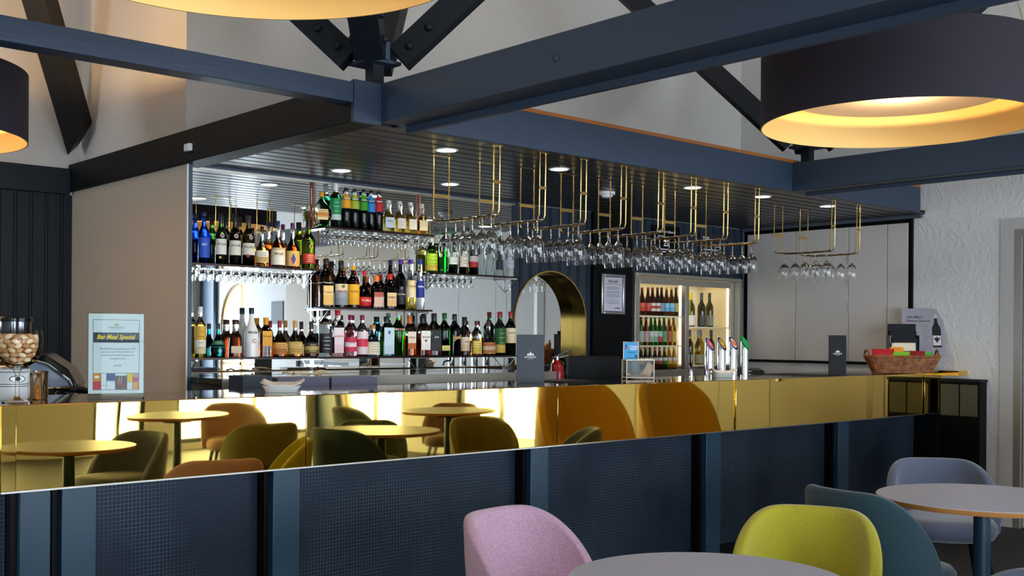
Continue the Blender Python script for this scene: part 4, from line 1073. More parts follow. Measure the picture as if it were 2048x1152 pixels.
# coffee corner: low back counter, machine, grinder
t = thing('service_counter', 'dark service counter behind the left end of the bar', 'counter', (1.7, 5.45, 0))
MB().box(-1.2, 1.02, -.35, .35, .86, .90).obj('worktop', mat('dark_stone_top', '1c1c1e', .3), t)
MB().box(-1.18, 1.0, -.32, .35, 0, .859).obj('carcass', BLACK, t)
CM = .9005
t = thing('espresso_machine', 'chrome espresso machine with curved blue grey side panel at far left', 'coffee machine', (1.83, 5.56, CM), RD(-26))
pr = [(-.22, .0), (.20, .0), (.24, .03), (.25, .08), (.18, .10), (-.05, .12), (-.22, .12)]
MB().prism(pr, 'y', -.2, .2).obj('base', CHROME, t, bevel=.012)
MB().box(-.2, .12, -.17, .17, .12, .2).obj('black_body', BLACKG, t)
def crv(zo, sc_=1.0):
    return [(-.24, .16+zo)]+[(-.24+.50*u*sc_, .405+zo-.17*u**2.6) for u in [i/14 for i in range(15)]]+[(.26*sc_, .2+zo), (.2*sc_, .175+zo)]
MB().prism([(-.24, .19), (-.24, .34), (.0, .34), (.13, .30), (.22, .23), (.25, .17), (.235, .155), (.12, .20), (0, .225)], 'y', -.19, .19).obj('side_panel', mat('blue_grey_enamel', '8590a4', .12, coat=1), t, bevel=.01)
MB().prism([(-.25, .342), (-.25, .385), (-.02, .385), (.12, .35), (.22, .28), (.262, .2), (.252, .178), (.222, .235), (.13, .303), (.0, .342)], 'y', -.2, .2).obj('top_hood', BLACKG, t, bevel=.008)
m = MB(); m.tube([(-.2, -.203, .225), (0, -.203, .225), (.12, -.203, .2), (.235, -.203, .152)], .008, 8); m.tube([(-.2, -.203, .345), (0, -.203, .345), (.13, -.203, .306), (.225, -.203, .232), (.253, -.203, .17)], .006, 8)
m.obj('chrome_trim', CHROME, t)
m = MB(); m.prism([(-.1, .12), (.16, .12), (.22, .165), (.1, .2), (-.1, .222)], 'y', -.195, .19); m.obj('chrome_belly', CHROME, t, bevel=.008)
h = MB().lathe([(0, .035), (.03, .036), (.035, .03)], 20).obj('group_head', CHROME, t, (.14, -.245, .165))
MB().tube([(.17, -.24, .19), (.2, -.245, .19), (.29, -.26, .185), (.335, -.265, .17)], .015, 10, rs=[.008, .015, .017, .012]).obj('portafilter_handle', BLACKG, t)
MB().tube([(.255, -.12, .16), (.275, -.12, .16)], .018, 10).obj('knob', BLACKG, t)
MB().tube([(.245, -.12, .05), (.265, -.12, .05)], .014, 10).obj('knob', BLACKG, t)
t = thing('coffee_grinder', 'coffee grinder with steel hopper and black lid behind the goblet', 'coffee grinder', (1.62, 5.07, CM))
MB().lathe([(-.9+CM, .09), (.02, .09), (.05, .07), (.3, .065), (.33, .05)] if False else [(0, .09), (.02, .09), (.05, .07), (.28, .065), (.32, .05)], 28).obj('body', BLACKG, t)
MB().lathe([(.32, .05), (.37, .072), (.50, .076)], 32).obj('hopper', mat('dark_steel', '5c6066', .12, 1), t)
MB().lathe([(.501, .08), (.515, .081), (.522, .074), (.525, .03)], 32).obj('lid', BLACKG, t)

# napkin dishes
def dish(x, y, rz, label, w, d):
    t = thing('napkin_dish', label, 'dish', (x, y, BT), rz)
    m = MB(); m.lathe([(0, .8), (.012, .85), (.03, 1), (.03, .96), (.012, .8)], 28, sq=4); m.xf(lambda a, b, c: (a*w/2, b*d/2, c)); m.obj('dish', mat('pale_green_ceramic', 'c2cbc6', .25), t)
    m = MB(); n = 12
    for q in range(2):
        g = []
        for i in range(n+1):
            for j in range(n+1):
                u, v = i/n-.5, j/n-.5
                g.append((u*w*1.02+q*.008, v*d*.95+q*.006, .028+q*.006+.03*abs(u)**1.6*2.0+.006*sin(6*v+q)+.004*cos(9*u)))
        o = [(i*(n+1)+j, (i+1)*(n+1)+j, (i+1)*(n+1)+j+1, i*(n+1)+j+1) for i in range(n) for j in range(n)]
        m.add(g, o)
    ob = m.obj('napkin_sheets', mat('cream_napkin', 'e4d8cc', .8), None, (x, y, BT+.001), rz)
    md = ob.modifiers.new('thickness', 'SOLIDIFY'); md.thickness = .0015
    tag(ob, 'folded cream napkins heaped in '+('the dish near the boxes on the left' if x < 4 else 'the dish before the beer taps'), 'napkins')
dish(2.49, 4.26, RD(-35), 'pale dish of napkins on the left half of the bar', .17, .13)
dish(5.69, 4.30, RD(-35), 'pale dish of napkins in front of the beer taps', .15, .12)

# storage boxes behind the bar
t = thing('storage_box', 'matt grey violet box, larger one standing behind the left napkin dish', 'box', (3.10, 4.94, .9), RD(-8))
MB().box(-.26, .02, -.1, .1, 0, .235).obj('box_body', mat('grey_violet_card', '5a5a6e', .6), t, bevel=.003)
t = thing('storage_box', 'matt grey violet box at right of the pair behind the napkin dish', 'box', (3.395, 4.90, .9), RD(-8))
MB().box(-.265, .0, -.1, .1, 0, .235).obj('box_body', MC[('grey_violet_card', '5a5a6e', .6, 0, 0, 1.45)], t, bevel=.003)
t = thing('storage_box', 'dark navy box at the left end of the grey violet boxes', 'box', (2.83, 5.0, .9), RD(-8))
MB().box(-.16, -.005, -.1, .1, 0, .245).obj('box_body', mat('navy_card', '262f3e', .6), t, bevel=.003)
t = thing('under_counter', 'dark work counter on the staff side of the bar', 'counter', (4.6, 4.86, 0))
MB().box(-1.95, 3.1, -.2, .24, .86, .8995).obj('worktop', mat('dark_work_top', '26221e', .3), t)
MB().box(-1.93, 3.08, -.19, .22, 0, .8595).obj('carcass', BLACK, t)
m = MB(); random.seed(5)
for k in range(7):
    a = random.uniform(0, 3); cx, cy = random.uniform(-.08, .2), random.uniform(-.04, .04)
    m.tube([(cx-.06*cos(a), cy-.03*sin(a), .006+k*.003), (cx, cy+.01, .012+k*.003), (cx+.07*cos(a), cy+.03*sin(a), .006+k*.003)], .006, 6)
tag(m.obj('folded_paper', mat('straw_paper', 'c8b894', .8), None, (3.28, 5.45, 1.1155)), 'crumpled straw coloured paper on the back bar', 'paper')

# menus
def menu_board(x, y, rz, w, h, label, cov):
    t = thing('menu_folder', label, 'menu', (x, y, BT), rz)
    c = MB().box(-w/2, w/2, -.004, 0, 0, h).obj('front_cover', cov, t, bevel=.001)
    MB().bar((-w/2, .0, h/2), (-w/2+w*.9, .075, h/2), .004, h).obj('back_cover', cov, t)
    m = MB(); mountain(m, 0, h*.575, w*.28, -.0046)
    add_text(m, 'MONDRIANS', 0, h*.535, height=h*.030, y=-.0046, maxw=w*.55, off=.015); add_text(m, 'RESTAURANT', 0, h*.50, height=h*.014, y=-.0046, maxw=w*.4)
    m.obj('lettering', INKW, c)
    return t
MCOV = mat('slate_menu_cover', '3a434c', .6)
menu_board(4.075, 4.36, RD(-38), .150, .262, 'slate grey menu folder standing left of centre on the bar', MCOV)
menu_board(6.775, 4.14, RD(-30), .130, .275, 'black menu folder standing near the snack basket', mat('black_menu_cover', '0b0d0f', .6, spec=.3))
t = tag(MB().box(-.15, .15, -.09, .09, 0, .006).obj('flat_menu', mat('brown_black_cover', '1f1a18', .4), None, (4.40, 4.44, BT), RD(12), bevel=.001), 'dark menu lying flat on the bar beside the standing slate folder', 'menu')

# charity box
t = thing('charity_box', 'clear acrylic donation box with blue sign and coins', 'donation box', (5.02, 4.42, BT), RD(-32))
m = MB(); w, d, h = .17, .10, .115
for x0, x1, y0, y1, z0, z1 in ((-w/2, w/2, -d/2, -d/2+.003, .008, h), (-w/2, w/2, d/2-.003, d/2, .008, h), (-w/2, -w/2+.003, -d/2, d/2, .008, h), (w/2-.003, w/2, -d/2, d/2, .008, h), (-w/2, w/2, -d/2, d/2, .008, .011), (-w/2, w/2, -d/2, d/2, h-.003, h)):
    m.box(x0, x1, y0, y1, z0, z1)
m.obj('box_walls', ACRYL, t)
m = MB(); q = .0035
EDG = mat('frosted_edge', 'd8c8b0', .3)
for z in (.010, h):
    m.tube([(-w/2, -d/2, z), (w/2, -d/2, z), (w/2, d/2, z), (-w/2, d/2, z)], q, 6, closed=True)
for xx in (-w/2, w/2):
    for yy in (-d/2, d/2):
        m.tube([(xx, yy, .0), (xx, yy, h)], q, 6)
m.obj('box_edges', EDG, t)
s = MB().box(-w/2+.002, w/2-.075, .03, .034, h, h+.105).obj('sign_card', mat('sky_blue_card', '2a9ad0', .5), t)
m = MB(); m.tube([(-w/2+.002, .03, h), (-w/2+.002, .03, h+.108), (w/2-.075, .03, h+.108), (w/2-.075, .03, h)], .003, 6); m.obj('sign_edge', EDG, t)
m = MB(); add_text(m, 'Child', -.02, h+.078, height=.018, y=.0292, maxw=.048, off=.02); m.box(-.04, .0, .0288, .0292, h+.060, h+.065); m.obj('lettering', INKW, s)
m = MB(); add_text(m, 'Thank you!', -.03, h+.044, height=.010, y=.0292, maxw=.07, off=.015); add_text(m, 'donations', -.04, h+.014, height=.007, y=.0292); m.obj('lettering', mat('ink_navy', '14306a', .6), s)
m = MB(); m.ball((-.066, .029, h+.072), .008, 6, sc=(.8, .15, 1.2)); m.ball((-.066, .029, h+.086), .006, 6, sc=(.8, .15, 1.2), mi=1); m.ball((-.004, .029, h+.02), .008, 6, sc=(1, .15, 1.2), mi=1)
m.obj('emblem', [mat('badge_red2', 'c0283a', .5), mat('badge_navy', '1a2a6a', .5)], s)
random.seed(9)
CNM = [MB().cyl((0, 0, 0), .0125, .002, 14).mesh('coin', mat('coin_'+c, c, .3, .9), 40) for c in ('c88a4a', 'd0c8b8', 'b86a38')]
for k in range(26):
    o = bpy.data.objects.new('coin', CNM[k % 3]); COL.objects.link(o)
    lx, ly = random.uniform(-.07, .07), random.uniform(-.035, .035); a = RD(-32)
    o.location = (5.02+lx*cos(a)-ly*sin(a), 4.42+lx*sin(a)+ly*cos(a), BT+.0135+.0023*(k//3)); o.rotation_euler = (random.uniform(-.2, .2), random.uniform(-.2, .2), 0)
    tag(o, 'small coin lying in the clear donation box', 'coin', 'coins in the donation box')
nt = MB().box(-.025, .025, -.001, .001, 0, .075).obj('bank_note', mat('orange_note', 'd8a880', .7), None, (5.05, 4.385, BT+.022)); nt.rotation_euler = (0, RD(28), RD(-32)); tag(nt, 'folded pale orange note leaning inside the donation box', 'bank note')

# beer taps
def tap(x, y, h, rim, centre, label, em):
    t = thing('beer_tap', label, 'beer tap', (x, y, BT), RD(-40), 'chrome beer taps on the bar')
    R_ = .029; n = 28; sl = .028; tl = .032
    vs = [(R_*cos(2*pi*k/n), R_*sin(2*pi*k/n), 0) for k in range(n)]+[(R_*cos(2*pi*k/n), R_*sin(2*pi*k/n), h-sl*cos(2*pi*k/n)+tl*sin(2*pi*k/n)) for k in range(n)]
    MB().add(vs, [(k, (k+1) % n, n+(k+1) % n, n+k) for k in range(n)]+[tuple(range(n, 2*n))]).obj('column', CHROME, t)
    def disc(r, lift, th, mi, mb, fx=1):
        N = Vector((sl/R_, -tl/R_, 1)).normalized()
        U = Vector((1, 0, -sl/R_)); V = Vector((0, 1, tl/R_))
        c = Vector((0, 0, h))+N*lift
        a = [c+U*(r*fx*cos(2*pi*k/n))+V*(r*sin(2*pi*k/n)) for k in range(n)]; b = [p+N*th for p in a]
        mb.add(a+b, [tuple(range(n))[::-1], tuple(range(n, 2*n))]+[(k, (k+1) % n, n+(k+1) % n, n+k) for k in range(n)], mi)
    m = MB(); disc(.031, .001, .006, 0, m); m.obj('lens_rim', mat('lens_rim_pale' if em != 'g' else 'lens_rim_green', 'a8b0d8' if em != 'g' else '0f7a3c', .2), t)
    m = MB(); disc(.029, .0072, .0015, 0, m); disc(.021, .0088, .0006, 1, m, .95)
    if em == 'w':
        disc(.012, .0095, .0006, 2, m, 1.5)
    if em in 'kr':
        disc(.016, .0095, .0005, 0, m, .9); disc(.012, .0101, .0005, 1, m, .9)
    m.obj('badge', [mat('tap_'+rim, rim, .25), mat('tap_'+centre, centre, .3), mat('tap_orange', 'd8481c', .3)], t)
tap(5.80, 4.49, .205, '16164a', 'd86a6a', 'chrome beer tap with pink badge in a navy rim', 'r')
tap(5.93, 4.49, .208, '0e0e14', 'c8a038', 'chrome beer tap with black and gold badge', 'k')
tap(6.055, 4.49, .212, '0c140e', 'd8dcd0', 'chrome beer tap with white and orange badge in a black rim', 'w')
tap(6.185, 4.49, .216, '0f8a48', '12904a', 'chrome beer tap with plain green badge', 'g')
t = thing('bar_faucet', 'small chrome faucet with black lever left of the beer taps', 'faucet', (5.72, 4.575, BT))
m = MB(); m.cyl((0, 0, 0), .013, .03, 14); m.tube([(0, 0, .03), (0, 0, .045), (-.02, -.012, .05), (-.045, -.025, .04), (-.055, -.03, .01)], .008, 8); m.obj('spout', CHROME, t)
MB().lathe([(.05, .006), (.06, .008), (.075, .009), (.14, .014), (.15, .012)], 14).obj('lever', BLACKG, t)
t = thing('receipt_printer', 'low black receipt printer right of the beer taps', 'printer', (6.65, 4.84, .9), RD(-30))
MB().prism([(-.09, 0), (.1, 0), (.1, .2), (.02, .235), (-.07, .215), (-.09, .17)], 'x', -.14, .14).obj('body', BLACKG, t, bevel=.008)
MB().box(-.06, .06, -.0935, -.06, .16, .165).obj('paper_slot', BLACK, t)
t = thing('till_screen', 'black till screen seen from behind below the framed notice', 'monitor', (5.14, 4.90, .9), RD(-38))
MB().box(-.17, .17, -.02, .02, .06, .33).obj('screen', BLACK, t, bevel=.004)
m = MB(); m.box(-.03, .03, -.02, .05, .0, .1); m.box(-.09, .09, -.06, .08, 0, .012); m.obj('foot', BLACK, t)

# fire extinguisher in front of the arched mirror
t = thing('fire_extinguisher', 'small red fire extinguisher in front of the arched mirror', 'fire extinguisher', (5.51, 5.62, .801))
MB().lathe([(0, .05), (.005, .055), (.30, .055), (.34, .048), (.37, .025), (.385, .018)], 24).obj('cylinder', mat('signal_red', 'b01c20', .2), t)
MB().lathe([(.385, .018), (.41, .018), (.415, .012)], 14).obj('valve', STEEL, t)
m = MB(); m.bar((-.01, 0, .41), (.10, -.03, .455), .02, .008); m.bar((0, 0, .40), (.09, -.03, .42), .016, .006); m.obj('lever_handle', BLACKG, t)
MB().tube([(-.015, 0, .39), (-.05, -.01, .40), (-.068, -.01, .36), (-.07, -.01, .2)], .009, 8).obj('hose', BLACKG, t)
MB().tube([(.015, 0, .39), (.06, 0, .395), (.085, 0, .37), (.09, 0, .28)], .01, 8, rs=[.008, .009, .012, .016]).obj('nozzle', BLACKG, t)
t = thing('floor_cupboard', 'low dark cupboard under the arched mirror and fridge', 'cupboard', (6.5, 5.60, 0))
MB().box(-1.2, -.02, -.18, .18, 0, .80).obj('carcass', BLACK, t)
MB().box(.03, 1.4, -.0, .17, 0, .93).obj('fridge_plinth', BLACK, t)

# shutter
t = thing('folding_shutter', 'pale grey folding servery shutter of four panels on the right wall', 'shutter', (7.985, 5.0, 1.147))
e = [4.262, 4.440, 4.777, 5.274, 5.765]
for a, b in zip(e, e[1:]):
    MB().box(-.012, .010, a-5+.003, b-5-.003, .022, 1.105).obj('panel', GREYP, t, bevel=.002)
m = MB(); m.box(-.01, .014, e[0]-5-.03, e[0]-5, 0, 1.135); m.box(-.01, .014, e[-1]-5, e[-1]-5+.03, 0, 1.135); m.box(-.01, .014, e[0]-5, e[-1]-5, 1.107, 1.135); m.box(-.01, .014, e[0]-5, e[-1]-5, 0, .02)
m.obj('frame', BLACK, t)
m = MB(); m.box(.0105, .014, e[0]-5, e[-1]-5, .021, 1.106); m.obj('backing', BLACK, t)
for zz in (.07, .40, .62, .80):
    MB().tube([(-.0155, e[2]-5, zz), (-.0155, e[2]-5, zz+.11)], .004, 6).obj('hinge', STEEL, t)
# panel door in right wall
t = struct(MB().box(8.03, 8.06, 2.503, 3.405, .005, 2.10).box(8.03, 8.06, 1.857, 2.497, .005, 2.10).box(8.03, 8.06, .99, 1.851, .005, 2.10).obj('door_1', mat('pale_door', 'c2c0bc', .45)))
m = MB(); m.box(7.992, 8.09, 3.41, 3.459, 0, 2.146); m.box(7.992, 8.09, .951, .985, 0, 2.146); m.box(7.992, 8.09, .985, 3.41, 2.104, 2.146)
m.obj('door_frame', mat('satin_door_frame', '97938c', .35, .5), t)
m = MB(); m.cyl((0, 0, 0), .02, .02, 14); m.xf(lambda a, b, c: (8.029-c, 2.58+a, 1.0+b)); m.obj('door_handle', STEEL, t)
m = MB(); m.box(7.9925, 7.9985, 3.46, 3.56, 0, 2.23); m.box(7.9925, 7.9985, .87, 3.46, 2.15, 2.23); m.box(7.9925, 7.9985, .87, .95, 0, 2.15)
struct(m.obj('trim_4', mat('plaster_architrave', 'bdbab8', .7)))
struct(MB().box(8.10, 8.14, .93, 3.48, 0, 2.2).obj('added_door_backing', NAVYD))  # unseen board, added to stop sky light leaking round the door leaves
t = thing('dark_plaque', 'small dark plaque on the right wall beyond the door, seen in the mirror', 'sign', (8.0, -2.15, 1.67))
MB().box(-.012, 0, -.16, .16, -.16, .16).obj('board', NAVYD, t)

# snack basket
WICK = mat('wicker', '8a4f22', .6); add_color_noise(WICK, '5c2f12', 'a8682f', 30)
bx, by, brz = 7.52, 4.065, RD(-40)
t = thing('snack_basket', 'brown wicker basket of packaged snacks at the right end of the bar', 'basket', (bx, by, BT), brz)
def rr(hw, hd, z, n=56, amp=0, ph=0):
    out = []
    for k in range(n):
        a = 2*pi*k/n; ca, sa = cos(a), sin(a); d = (abs(ca)**5+abs(sa)**5)**(-1/5)
        w_ = amp*(1 if (k+ph) % 2 else -1)
        out.append(((hw+w_)*ca*d, (hd+w_)*sa*d, z))
    return out
m = MB()
for i in range(13):
    u = i/12; m.tube(rr(.205+.055*u, .062+.030*u, .008+.112*u, amp=.0035, ph=i), .0062, 6, closed=True)
m.obj('woven_wall', WICK, t)
m = MB(); p0 = rr(.205, .062, .004); p1 = rr(.205, .062, .010); n = len(p0)
m.add(p0+p1, [tuple(range(n))[::-1], tuple(range(n, 2*n))]+[(i, (i+1) % n, n+(i+1) % n, n+i) for i in range(n)]); m.obj('basket_base', WICK, t)
m = MB(); m.tube(rr(.262, .094, .124), .009, 8, closed=True); m.tube([(x, y, z+.008*(k % 2)) for k, (x, y, z) in enumerate(rr(.262, .094, .122))], .006, 6, closed=True); m.obj('rim', WICK, t)
for s in (-1, 1):
    MB().tube([(s*.26+s*.004*cos(a), .036*cos(a), .125+.045*sin(a)) for a in [pi*k/12 for k in range(13)]], .008, 8).obj('handle', WICK, t)
def inb(lx, ly, lz):
    return (bx+lx*cos(brz)-ly*sin(brz), by+lx*sin(brz)+ly*cos(brz), BT+lz)
def packet(lx, ly, lz, w, h, d, c1, c2, tilt, rz, label, txt=None, tcol='ffffff', nm='snack_packet'):
    t = thing(nm, label, 'snack packet', inb(lx, ly, lz), brz+rz, 'snacks in the wicker basket'); t.rotation_euler = (tilt, 0, brz+rz)
    m = MB(); n = 8; vs = []
    for s in (-1, 1):
        for i in range(n+1):
            for j in range(n+1):
                u, v = i/n*2-1, j/n*2-1
                vs.append((u*w/2, s*(d/2)*max(0, (1-u**4))*max(0, (1-v**4)), (v+1)*h/2))
    q = (n+1)**2
    fs = []
    for s in (0, q):
        for i in range(n):
            for j in range(n):
                a = s+i*(n+1)+j; fs.append((a, a+n+1, a+n+2, a+1))
    o = m.add(vs, fs).obj('bag', mat('packet_'+c1, c1, .3), t)
    m = MB(); m.box(-w*.42, w*.42, -d/2-.0015, -d/2, h*.3, h*.62); m.obj('printed_band', mat('packet_'+c2, c2, .4), t)
    if txt:
        x = MB(); add_text(x, txt, 0, h*.46, height=h*.2, y=-d/2-.002, maxw=w*.75, off=.02); x.obj('lettering', mat('ink_'+tcol, tcol, .5), t)
packet(-.14, -.02, .055, .17, .125, .05, 'b01c24', 'c83038', RD(-8), RD(4), 'red snack packet at the left end of the wicker basket', 'Pop', 'f4e8e0')
packet(-.035, .0, .055, .10, .14, .04, 'e08a1c', 'f0a83a', RD(-12), RD(-10), 'orange snack packet standing in the wicker basket')
packet(.03, .03, .06, .18, .165, .04, 'd8ccb0', '5a2c18', RD(-6), 0, 'cream snack packet with brown banner, tallest in the basket', 'PROPER', 'f0e0b8')
packet(-.01, -.035, .055, .13, .105, .035, '7ab82c', 'c8e0a8', RD(-10), RD(3), 'lime green snack packet at the front of the basket')
packet(.105, -.035, .055, .11, .112, .035, '8a1420', 'a82430', RD(-8), RD(-4), 'dark red snack packet at the front of the basket', 'Nuts', 'f0d8d8')
packet(.185, -.01, .06, .10, .098, .035, '4aa83a', '78c858', RD(-8), RD(6), 'bright green snack packet at the right end of the basket')
# menus in a tiered holder and the wine poster
t = thing('menu_holder', 'black tiered holder behind the basket', 'menu holder', (7.665, 4.14, BT), RD(-42))
DK = mat('graphite_holder', '0b0d11', .6, spec=.2)
m = MB(); m.box(-.11, .11, -.055, .04, 0, .008); m.box(-.11, -.105, -.055, .035, .008, .28); m.box(.105, .11, -.055, .035, .008, .28); m.obj('holder_frame', mat('smoke_grey_plastic', '3a4048', .2), t)
for i, (y, h, w) in enumerate(((-.042, .255, .19), (-.012, .31, .195), (.018, .365, .205))):
    ob = MB().box(-w/2, w/2, -.010, .010, .009, h).obj('menu_book', DK, None, (7.665-y*sin(RD(-42)), 4.14+y*cos(RD(-42)), BT), RD(-42), bevel=.001)
    tag(ob, ('front', 'middle', 'rear and tallest')[i]+' black menu in the tiered holder behind the basket', 'menu', 'menus in the tiered holder')
PG = mat('grey_poster', '8f8b93', .5)
t = thing('wine_poster', 'grey wine poster with dark bottle leaning against the white wall', 'poster', (7.832, 4.05, 1.235), RD(-52))
t.rotation_euler = (RD(-21), 0, RD(-52))
pb = MB().box(-.15, .15, -.002, .002, 0, .375).obj('card', PG, t)
m = MB(); add_text(m, 'Villa Maria', 0, .305, height=.02, y=-.0025, off=.01, left=-.115); add_text(m, 'Platinum Selection', 0, .275, height=.02, y=-.0025, maxw=.17, off=.01, left=-.115); m.obj('lettering', INKD, pb)
m = MB()
for k in range(9):
    m.box(-.01, .05-.012*(k % 3), -.0025, -.002, .24-.016*k, .243-.016*k)
m.obj('text_lines', LN, pb)
P = PF['wine']; c = MB(); zz = [i/30 for i in range(31)]
vs = [(.095-prof_at(P, z)*.032, -.0026, .06+z*.26) for z in zz]+[(.095+prof_at(P, z)*.032, -.0026, .06+z*.26) for z in zz]
c.add(vs, [(i, 31+i, 32+i, i+1) for i in range(30)]); c.obj('printed_bottle', mat('ink_bottle', '0e0b10', .5), pb)
m = MB(); m.box(.066, .124, -.0032, -.0028, .075, .155); m.obj('printed_label', mat('print_pale', 'c4bcc0', .5), pb)
m = MB(); m.add([(.09, -.0036, .145), (.095, -.0036, .11), (.1, -.0036, .145), (.12, -.0036, .135), (.095, -.0036, .095), (.07, -.0036, .135)], [(0, 1, 2), (3, 4, 5)]); m.obj('emblem', INKD, pb)
m = MB(); m.box(.084, .106, -.0032, -.0028, .295, .325); m.obj('printed_foil', mat('print_foil', 'b4aaa8', .5), pb)

# ---------------------------------------------------------------- tables and chairs
def table(x, y, r, label, h=.73):
    t = thing('round_table', label, 'table', (x, y, 0), 0, 'round cafe tables')
    MB().lathe([(h-.022, r-.012), (h-.004, r), (h-.002, r)], 72).obj('edge_band', PLY, t, label='plywood edge')
    MB().lathe([(h-.0019, r), (h, r-.002)], 72).obj('table_top', LAM, t)
    m = MB(); m.lathe([(.02, .035), (h-.05, .032)], 20); m.obj('pedestal', POST, t)
    m = MB(); m.lathe([(0, .22), (.012, .22), (.022, .05)], 32); m.obj('base_plate', BLACK, t)
    m = MB(); m.lathe([(h-.05, .11), (h-.022, .12)], 20); m.obj('mounting_plate', BLACK, t)
def shell_geo(w, d, zs, zt, amax=1.75, gap=.1, lean=.10, pw=.75):
    """curved backrest: rows of (x,y,z); faces -y, back at +y"""
    nu, nv = 26, 8; vs = []
    for i in range(nu+1):
        u = i/nu*2-1; a = u*amax
        top = zt-(zt-zs-.02)*max(0, (abs(u)-.22)/.78)**2.3
        bot = zs+gap*(1-abs(u)**2.2)-.04*abs(u)**3
        for j in range(nv+1):
            v = j/nv; z = bot+(top-bot)*v
            k = 1+lean*(z-zs)/(zt-zs)
            x = w/2*(abs(sin(a))**pw)*(1 if a >= 0 else -1)*k*(1-.10*max(0, (z-zs)/(zt-zs)-.5))
            y = d*cos(a)*(1 if cos(a) > 0 else .8)*k
            vs.append((x, y, z))
    fs = [(i*(nv+1)+j, (i+1)*(nv+1)+j, (i+1)*(nv+1)+j+1, i*(nv+1)+j+1) for i in range(nu) for j in range(nv)]
    return vs, fs
def chair(x, y, face, fab, label, zt=.735, w=.48, legm=None, gap=.0):
    """face = heading the sitter looks towards (world angle, degrees from +x)"""
    t = thing('shell_chair', label, 'chair', (x, y, 0), RD(face+90), 'upholstered shell chairs')
    vs, fs = shell_geo(w, .25, .43, zt, gap=gap)
    m = MB(); m.add(vs, fs); o = m.obj('backrest', fab, t, ang=180)
    md = o.modifiers.new('thickness', 'SOLIDIFY'); md.thickness = .045; md.offset = 0; md.use_even_offset = True
    md = o.modifiers.new('soft', 'SUBSURF'); md.levels = 2; md.render_levels = 2
    m = MB(); ww = w*.47
    m.lathe([(.375, .8), (.385, .93), (.41, 1), (.45, 1), (.472, .93), (.480, .75), (.483, .3)], 40, sq=2.8); m.xf(lambda a, b, c: (a*ww, b*.245-.02, c)); m.obj('seat', fab, t, ang=180)
    for sx in (-1, 1):
        for sy in (-1, 1):
            MB().tube([(sx*.15, sy*.14-.02, .38), (sx*.22, sy*.21-.02, 0)], .013, 10, rs=[.016, .010]).obj('leg', legm or BLACK, t)
    return t
PINK = fabric('dusty_pink_weave', 'a07c90', 'c09cae')
LIME = fabric('chartreuse_wool', '98901a', 'aaa024')
TEAL = fabric('dark_teal_wool', '0e2831', '17363f')
BLUE = fabric('slate_blue_velvet', '475063', '555f74', .7, .5)
OLIVE = fabric('grey_green_wool', '3a4a3c', '4a5a48')
MUST = fabric('mustard_velvet', 'd0a018', 'e4b824', .6, .5)
PEACH = fabric('peach_weave', 'b89078', 'd0a890')
MOSS = fabric('moss_yellow_wool', '6a6420', '7c7630')
CAMEL = fabric('camel_wool', '8a6a58', 'a08070')
table(2.275, 1.758, .36, 'round pale table in the foreground at bottom right of centre')
table(4.30, 1.98, .40, 'round pale table with plywood edge at the right edge')
table(3.75, -.05, .38, 'round pale table behind the viewer, seen in the brass apron')
table(5.9, .75, .40, 'round pale table by the right wall, seen in the brass apron')
chair(2.64, 2.72, -82, PINK, 'dusty pink chair with its back towards the bar')
chair(3.32, 2.155, -155, LIME, 'chartreuse yellow chair behind the foreground table', w=.455)
chair(3.97, 2.22, -12, TEAL, 'dark teal chair seen edge on between the yellow chair and the right table', zt=.785)
chair(5.28, 2.62, -140, BLUE, 'slate blue velvet chair beyond the right hand table')
chair(2.78, 1.22, 160, BLUE, 'slate blue chair whose back just shows at the bottom right corner')
chair(4.62, 1.42, 120, OLIVE, 'grey green chair out of frame on the near side of the right table')
chair(3.95, .84, -80, MOSS, 'moss yellow chair seen only in the brass apron')
chair(5.50, .15, 60, OLIVE, 'grey green chair seen only in the brass apron near the right wall')
chair(6.3, .3, 140, CAMEL, 'camel chair seen only in the brass apron near the added low window')
chair(4.56, -.68, 110, PEACH, 'peach chair seen only in the brass apron behind the viewer')
chair(5.48, 1.72, 105, MOSS, 'moss yellow chair out of frame on the far right, seen in the brass apron')
chair(1.75, 1.9, -20, OLIVE, 'grey green chair on the left of the foreground table')
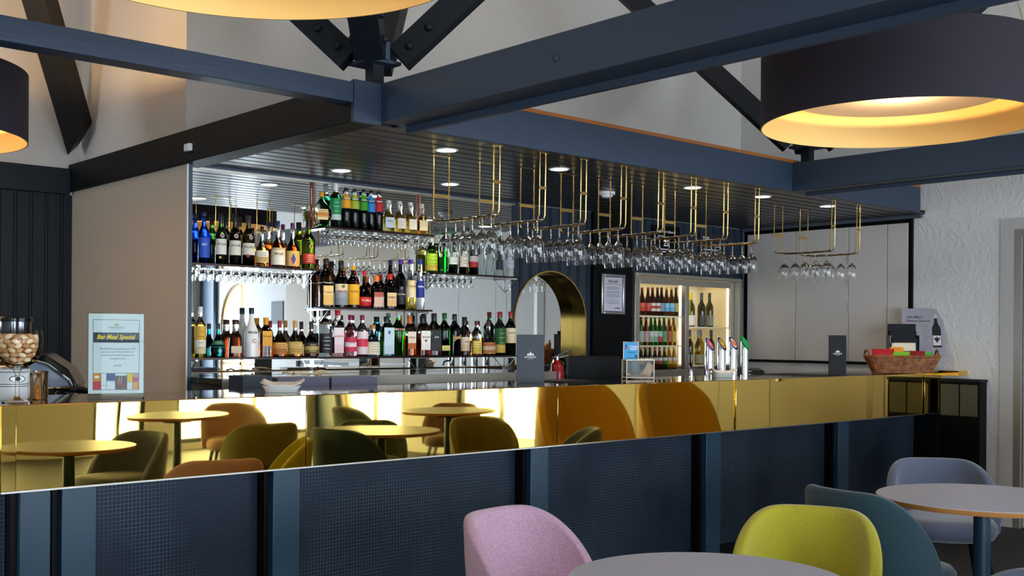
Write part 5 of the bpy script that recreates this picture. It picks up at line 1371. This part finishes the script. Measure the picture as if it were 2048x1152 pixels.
def armchair(x, y, face, label):
    t = thing('tub_armchair', label, 'armchair', (x, y, 0), RD(face+90), 'mustard tub armchairs')
    vs, fs = shell_geo(.72, .33, .42, 1.0, 1.7, .02, .05, .7)
    m = MB(); m.add(vs, fs); o = m.obj('backrest', MUST, t, ang=180)
    md = o.modifiers.new('thickness', 'SOLIDIFY'); md.thickness = .07; md.offset = 0
    md = o.modifiers.new('soft', 'SUBSURF'); md.levels = 2; md.render_levels = 2
    m = MB(); m.lathe([(.28, .85), (.3, .97), (.42, 1), (.46, .9), (.475, .4)], 40, sq=3.2); m.xf(lambda a, b, c: (a*.30, b*.30-.04, c)); m.obj('seat', MUST, t, ang=180)
    for sx in (-1, 1):
        for sy in (-1, 1):
            MB().tube([(sx*.22, sy*.2-.03, .29), (sx*.25, sy*.23-.03, 0)], .018, 10).obj('leg', BLACK, t)
armchair(6.25, 2.05, 100, 'mustard tub armchair seen only in the brass apron, left one')
armchair(7.05, 2.30, 100, 'mustard tub armchair seen only in the brass apron, right one')

# ---------------------------------------------------------------- daylight portals at the glazing
def portal(loc, rot, sx, sy):
    L = bpy.data.lights.new('window_portal', 'AREA'); L.shape = 'RECTANGLE'; L.size = sx; L.size_y = sy
    L.cycles.is_portal = True
    o = bpy.data.objects.new('window_portal', L); COL.objects.link(o); o.location = loc; o.rotation_euler = rot
for a, b in wins_f:
    portal(((a+b)/2, YF-.16, 1.265), (RD(90), 0, 0), b-a, 2.37)
portal((XL-.16, 6.1, 1.55), (RD(90), 0, RD(-90)), 1.4, 1.3)  # portal of the added fill window
portal((XR+.16, -3.3, 1.06), (RD(90), 0, RD(90)), 1.2, 2.12)
portal((XR+.16, -1.0, .51), (RD(90), 0, RD(90)), 1.3, 1.0)  # portal of the added low window

S.view_settings.view_transform = 'Standard'; S.view_settings.look = 'None'
S.view_settings.exposure = 0.3; S.view_settings.gamma = 1; S.view_settings.use_curve_mapping = False
S.render.film_transparent = False
cy = S.cycles
cy.use_denoising = True; cy.max_bounces = 10; cy.transmission_bounces = 10; cy.glossy_bounces = 6; cy.diffuse_bounces = 4; cy.transparent_max_bounces = 24
cy.caustics_refractive = True; cy.caustics_reflective = True; cy.blur_glossy = 1.0; cy.sample_clamp_indirect = 8
